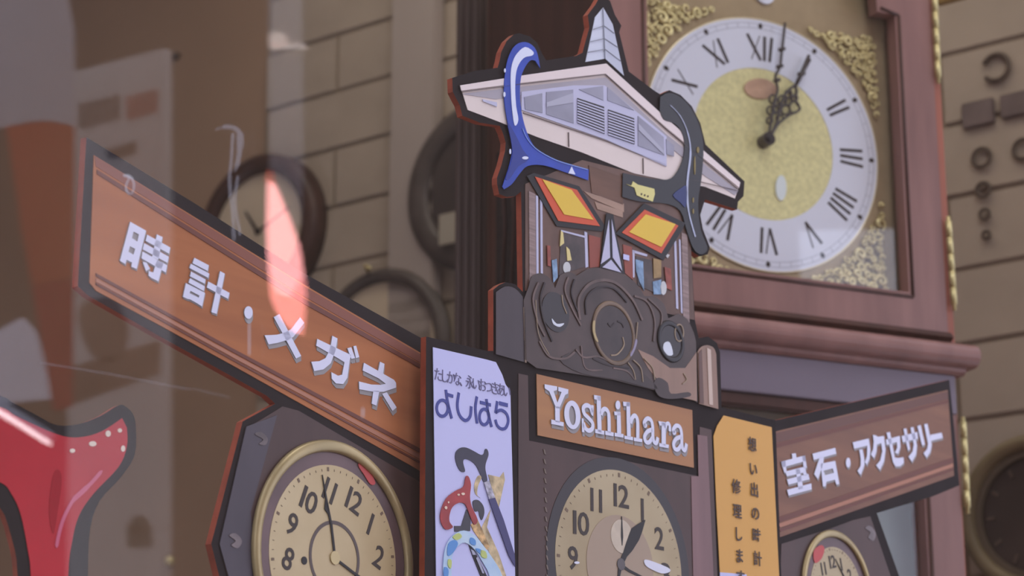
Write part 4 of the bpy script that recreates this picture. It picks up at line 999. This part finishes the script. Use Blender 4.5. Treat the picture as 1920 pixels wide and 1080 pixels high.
# ring ornaments on the block wall right of the clock
dkm = mat('dark bronze ring', (92, 78, 66), 0.5, 0.2, (30, 30, 30))
names = ['largest dark ring on the block wall, open at its left', 'second largest dark ring on the block wall, under the largest', 'dark ring at the right picture edge beside the second largest ring', 'small dark ring on the block wall, third down the column', 'tiny dark ring on the block wall, fourth down the column', 'tiny dark stud ring on the block wall, fifth down the column']
for i, (x, y, rp, th) in enumerate(((1867, 126, 22, .0055), (1840, 295, 15, .006), (1918, 279, 16, .006), (1843, 355, 11, .006), (1846, 401, 8, .005), (1849, 440, 6, .005))):
    c = WALL.uv(x, y, .006); R = rp * 1.25 * (3.6 / F)
    bm = bmesh.new(); e_ = ell(0, 0, R, R * 1.0, 30, math.radians(215) if i == 0 else 0, math.radians(215 + 300) if i == 0 else 2 * PI)
    pts = [(q[0], q[1], .006) for q in e_]
    if i: pts.append(pts[0])
    tube(bm, pts, th * .62 if i else .0045, 6)
    o = done('wall_ring', bm, dkm, None, True); o.matrix_world = WALL.M @ Matrix.Translation((c.x, c.y, 0)); tag(o, names[i], 'ring', 'dark rings on the block wall')
for lab, x0, y0, x1, y1 in (('dark rectangular plaque on the block wall under the largest ring', 1806, 198, 1868, 243), ('dark brown plaque cut off by the right picture edge', 1878, 182, 1932, 226)):
    a = WALL.uv(x0, y0); b = WALL.uv(x1, y1 - 12)
    o = sbox('plaque', WALL, a.x, b.x, b.y, a.y, 0, .01, m=mat('dark plaque', (112, 98, 94), 0.6, 0.15, (20, 20, 20)), bev=.002); tag(o, lab, 'plaque')
# gold frame at the top, cut by the picture edge
GF = PL(1785, 3.3, -37)
a = GF.uv(1762, 12); b = GF.uv(1815, 12)
gf = GF.empty('picture_frame'); tag(gf, 'small gold picture frame cut off by the top edge beside the clock', 'frame')
bm = bmesh.new(); prism(bm, [Vector((a.x, a.y)), Vector((b.x, a.y)), Vector((b.x, a.y + .09)), Vector((a.x, a.y + .09))], 0, .014, [[Vector((a.x + .012, a.y + .012)), Vector((b.x - .012, a.y + .012)), Vector((b.x - .012, a.y + .078)), Vector((a.x + .012, a.y + .078))]])
done('frame', bm, mat('dull gold frame', (150, 126, 74), 0.5), gf)
box('picture', a.x + .01, b.x - .01, a.y + .01, a.y + .08, 0, .004, mat('brown picture', (96, 80, 66), 0.6, 0.2, (20, 20, 20)), gf)
# big round clock low at the right
bc = WALL.empty('wall_clock'); tag(bc, 'big dark faced wall clock with dull brass rim at the lower right edge', 'clock', 'clocks on the back wall')
c = WALL.uv(1935, 960, .04); R = (WALL.uv(1816, 930, .04) - c).length * 1.02
bc.matrix_world = WALL.M @ Matrix.Translation((c.x, c.y, 0))
ring('rim', (0, 0), R, .013, .03, mat('dull brass rim', (118, 104, 76), 0.5, 0.2, (9, 9, 9)), bc, 72, 8)
disc('inner_rim', (0, 0), R * .98, .0, .03, mat('olive brown rim', (98, 86, 70), 0.5, 0.15, (9, 9, 9)), bc, 72, R * .80)
fc = disc('face', (0, 0), R * .82, .0, .022, mat('dark brown face', (66, 54, 48), 0.5, 0.3, (7, 7, 7)), bc, 72)
for k in range(12):
    a = k * PI / 6; e = Vector((math.cos(a), math.sin(a)))
    bm = bmesh.new(); strip(bm, [e * R * .62, e * R * .74], R * .05, .022, .024); done('hour_mark', bm, mat('brown hour mark', (92, 78, 68), 0.5), fc)
for nm, x, y, r_, m_, lab in (('wall_hook', 313, 1051, .011, brass, 'small brass hook on the plain wall below the left wing board'), ('wall_nail', 326, 103, .010, dkm, 'dark nail head on the plain brown wall near the top')):
    c = WALL.uv(x, y); bm = bmesh.new(); bmesh.ops.create_uvsphere(bm, u_segments=14, v_segments=8, radius=r_)
    o = done(nm, bm, m_, None, True); o.matrix_world = WALL.M @ Matrix.Translation((c.x, c.y, -.008)); tag(o, lab, nm.split('_')[1])

# ------------------------------------------------------------------ marks on the shop window
film = film_mat('chalky residue', (214, 210, 214), .16)
film2 = film_mat('white tape', (236, 234, 236), .5)


def gmark(name, lines, m):
    for p, wd in lines:
        bm = bmesh.new(); strip(bm, GLASS.uvs(p, .0036), wd, .0032, .0036); done(name, bm, m, win)


gmark('residue_streak', [(sm([(404, 243), (425, 237), (446, 245), (450, 270), (446, 300), (440, 322)]), [.001] * 4 + [.003] * 8 + [.006] * 5 + [.004] * 6 + [.001] * 3), (sm([(436, 250), (434, 290), (430, 340), (436, 400), (438, 450)]), .0022), (sm([(446, 330), (440, 380), (450, 440)]), .002)], film)
gmark('tape_hook', [(sm([(232, 330), (240, 328), (248, 336), (251, 350), (246, 363), (238, 360), (236, 348), (242, 334)]), .0007), ([(231, 328), (249, 335)], .0012)], film2)
gmark('scratch', [([(75, 680), (200, 700), (355, 730)], .0006), ([(360, 728), (430, 745)], .0004)], film)
gmark('drip_line', [([(467, 600), (467, 665)], .0005), ([(680, 765), (680, 782)], .0008)], film2)

# ------------------------------------------------------------------ street things the window mirrors
MI = PL(200, 4.6, -37, 0.0, glass=GLASS)


def mplate(name, polys, h0, h1, m, parent=None, pl=MI):
    for p in polys:
        bm = bmesh.new(); prism(bm, pl.uvs(p, 0.0), h0, h1); o = done(name, bm, m, parent)
    return o


pb = MI.empty('street_poster'); tag(pb, 'tall pale poster in the street, mirrored in the glass over the left board tip', 'poster')
mplate('sheet', [[(130, 137), (310, 90), (308, 1300), (125, 1300)]], -.02, 0, mat('off white sheet', (226, 220, 210), 0.7, 0.05, (2, 2, 2)), pb)
mplate('poster_text', [[(150 + 16 * i, 196 - 4 * i), (160 + 16 * i, 194 - 4 * i), (160 + 16 * i, 240 - 4 * i), (150 + 16 * i, 242 - 4 * i)] for i in range(5)] + [[(200, 282), (255, 266), (255, 288), (205, 300)]], 0, .003, mat('grey poster text', (96, 90, 88), 0.7), pb)
mplate('poster_text', [[(240 + 15 * i, 182 - 4 * i), (250 + 15 * i, 180 - 4 * i), (250 + 15 * i, 222 - 4 * i), (240 + 15 * i, 226 - 4 * i)] for i in range(4)], 0, .003, mat('red poster text', (176, 96, 90), 0.7), pb)
mplate('poster_picture', [sm([(150, 580), (210, 560), (240, 620), (220, 680), (170, 660)], 4, True), [(130, 690), (300, 640), (300, 700), (130, 760)]], 0, .003, mat('brown poster picture', (130, 108, 92), 0.7, 0.5, (3, 3, 3)), pb)
mplate('poster_emblem', [ell(262, 985, 17, 18, 20), [(240, 985), (284, 985), (284, 1025), (240, 1025)]], 0, .003, mat('green grey emblem', (92, 100, 92), 0.7), pb)
MF = PL(60, 4.4, -37, 0.0, glass=GLASS)
fl = MF.empty('street_flag'); tag(fl, 'white and red upright flag in the street, mirrored at the left edge', 'flag')
mplate('white_cloth', [[(-80, -60), (110, -60), (132, 60), (132, 236), (90, 225), (20, 236), (-80, 240)]], -.012, 0, mat('white flag cloth', (214, 206, 204), 0.8), fl, MF)
mplate('orange_cloth', [[(12, 236), (60, 226), (132, 232), (130, 520), (60, 535), (40, 430)]], -.012, 0, mat('orange flag cloth', (206, 92, 56), 0.8, 0.1, (2, 2, 2)), fl, MF)
mplate('red_cloth', [[(60, 537), (130, 522), (128, 760), (100, 770)]], -.012, 0, mat('red flag cloth', (176, 34, 34), 0.8, 0.1, (2, 2, 2)), fl, MF)
MW = PL(530, 4.6, -37, 0.0, glass=GLASS)
wp = MW.empty('street_post'); tag(wp, 'white street post with a lamp cap, mirrored above the left wall clock', 'post')
mplate('post', [[(503, -80), (560, -80), (562, 300), (556, 420), (530, 430), (506, 380)]], -.012, 0, mat('white post paint', (206, 200, 198), 0.6), wp, MW)
mplate('lamp_cap', [ell(524, 76, 15, 14, 20), [(510, 84), (575, 84), (575, 92), (510, 92)]], 0, .01, emit_mat('dim white lamp', (1.0, .98, .95), 1.1), wp, MW)
ME = PL(60, 5.4, -37, 0.0, glass=GLASS)
aw = ME.empty('street_slant_panel'); tag(aw, 'pale slanted panel on the street side, mirrored above the red cane board', 'panel')
mplate('cloth', [[(-40, 640), (40, 596), (62, 620), (98, 746), (-40, 760)]], -.012, 0, mat('pale slant sheet', (236, 232, 236), 0.7), aw, ME)  # pale shape added to give the slanted reflection in the glass
MT = PL(60, 5.0, -37, 0.0, glass=GLASS); tl = MT.empty('streak_glow'); tag(tl, 'added glowing strip on the street side, mirrored as a white streak on the red cane board', 'added glow')
mplate('tube', [[(-60, 735), (0, 768), (92, 827), (91, 835), (0, 779), (-60, 745)]], -.006, 0, emit_mat('white streak glow', (1.0, .95, 1.0), 3.6), tl, MT)  # glowing strip added to make the white streak in the glass
mplate('streak_border', [[(-60, 722), (0, 752), (96, 812), (92, 826), (0, 767), (-60, 734)]], -.012, 0, mat('pale streak border paint', (224, 220, 228), 0.6), tl, MT)
ML = PL(530, 4.0, -37, 0.0, glass=GLASS)
rl = ML.empty('flame_glow'); tag(rl, 'added glowing shape on the street side, mirrored as a pink flame across the left board', 'added glow')
mplate('flame_upper', [sm([(502, 345), (508, 338), (516, 352), (530, 385), (546, 425), (558, 465), (566, 520)], 4) + sm([(540, 560), (515, 545), (504, 500), (500, 430)], 4)], -.006, 0, emit_mat('pink flame glow', (1.0, .40, .40), 5.6), rl, ML)  # glow cut to the pink gleam's outline, added for its reflection only
mplate('flame_lower', [sm([(504, 503), (515, 546), (540, 561), (566, 521), (569, 560), (567, 600), (562, 628)], 4) + sm([(545, 618), (522, 590), (508, 560)], 4)], -.006, 0, emit_mat('red flame glow', (1.0, .30, .28), 4.2), rl, ML)
mplate('flame_tip', [[(502, 345), (497, 340), (505, 318), (512, 344)]], -.006, 0, emit_mat('deep red flame glow', (1.0, .16, .08), 1.2), rl, ML)
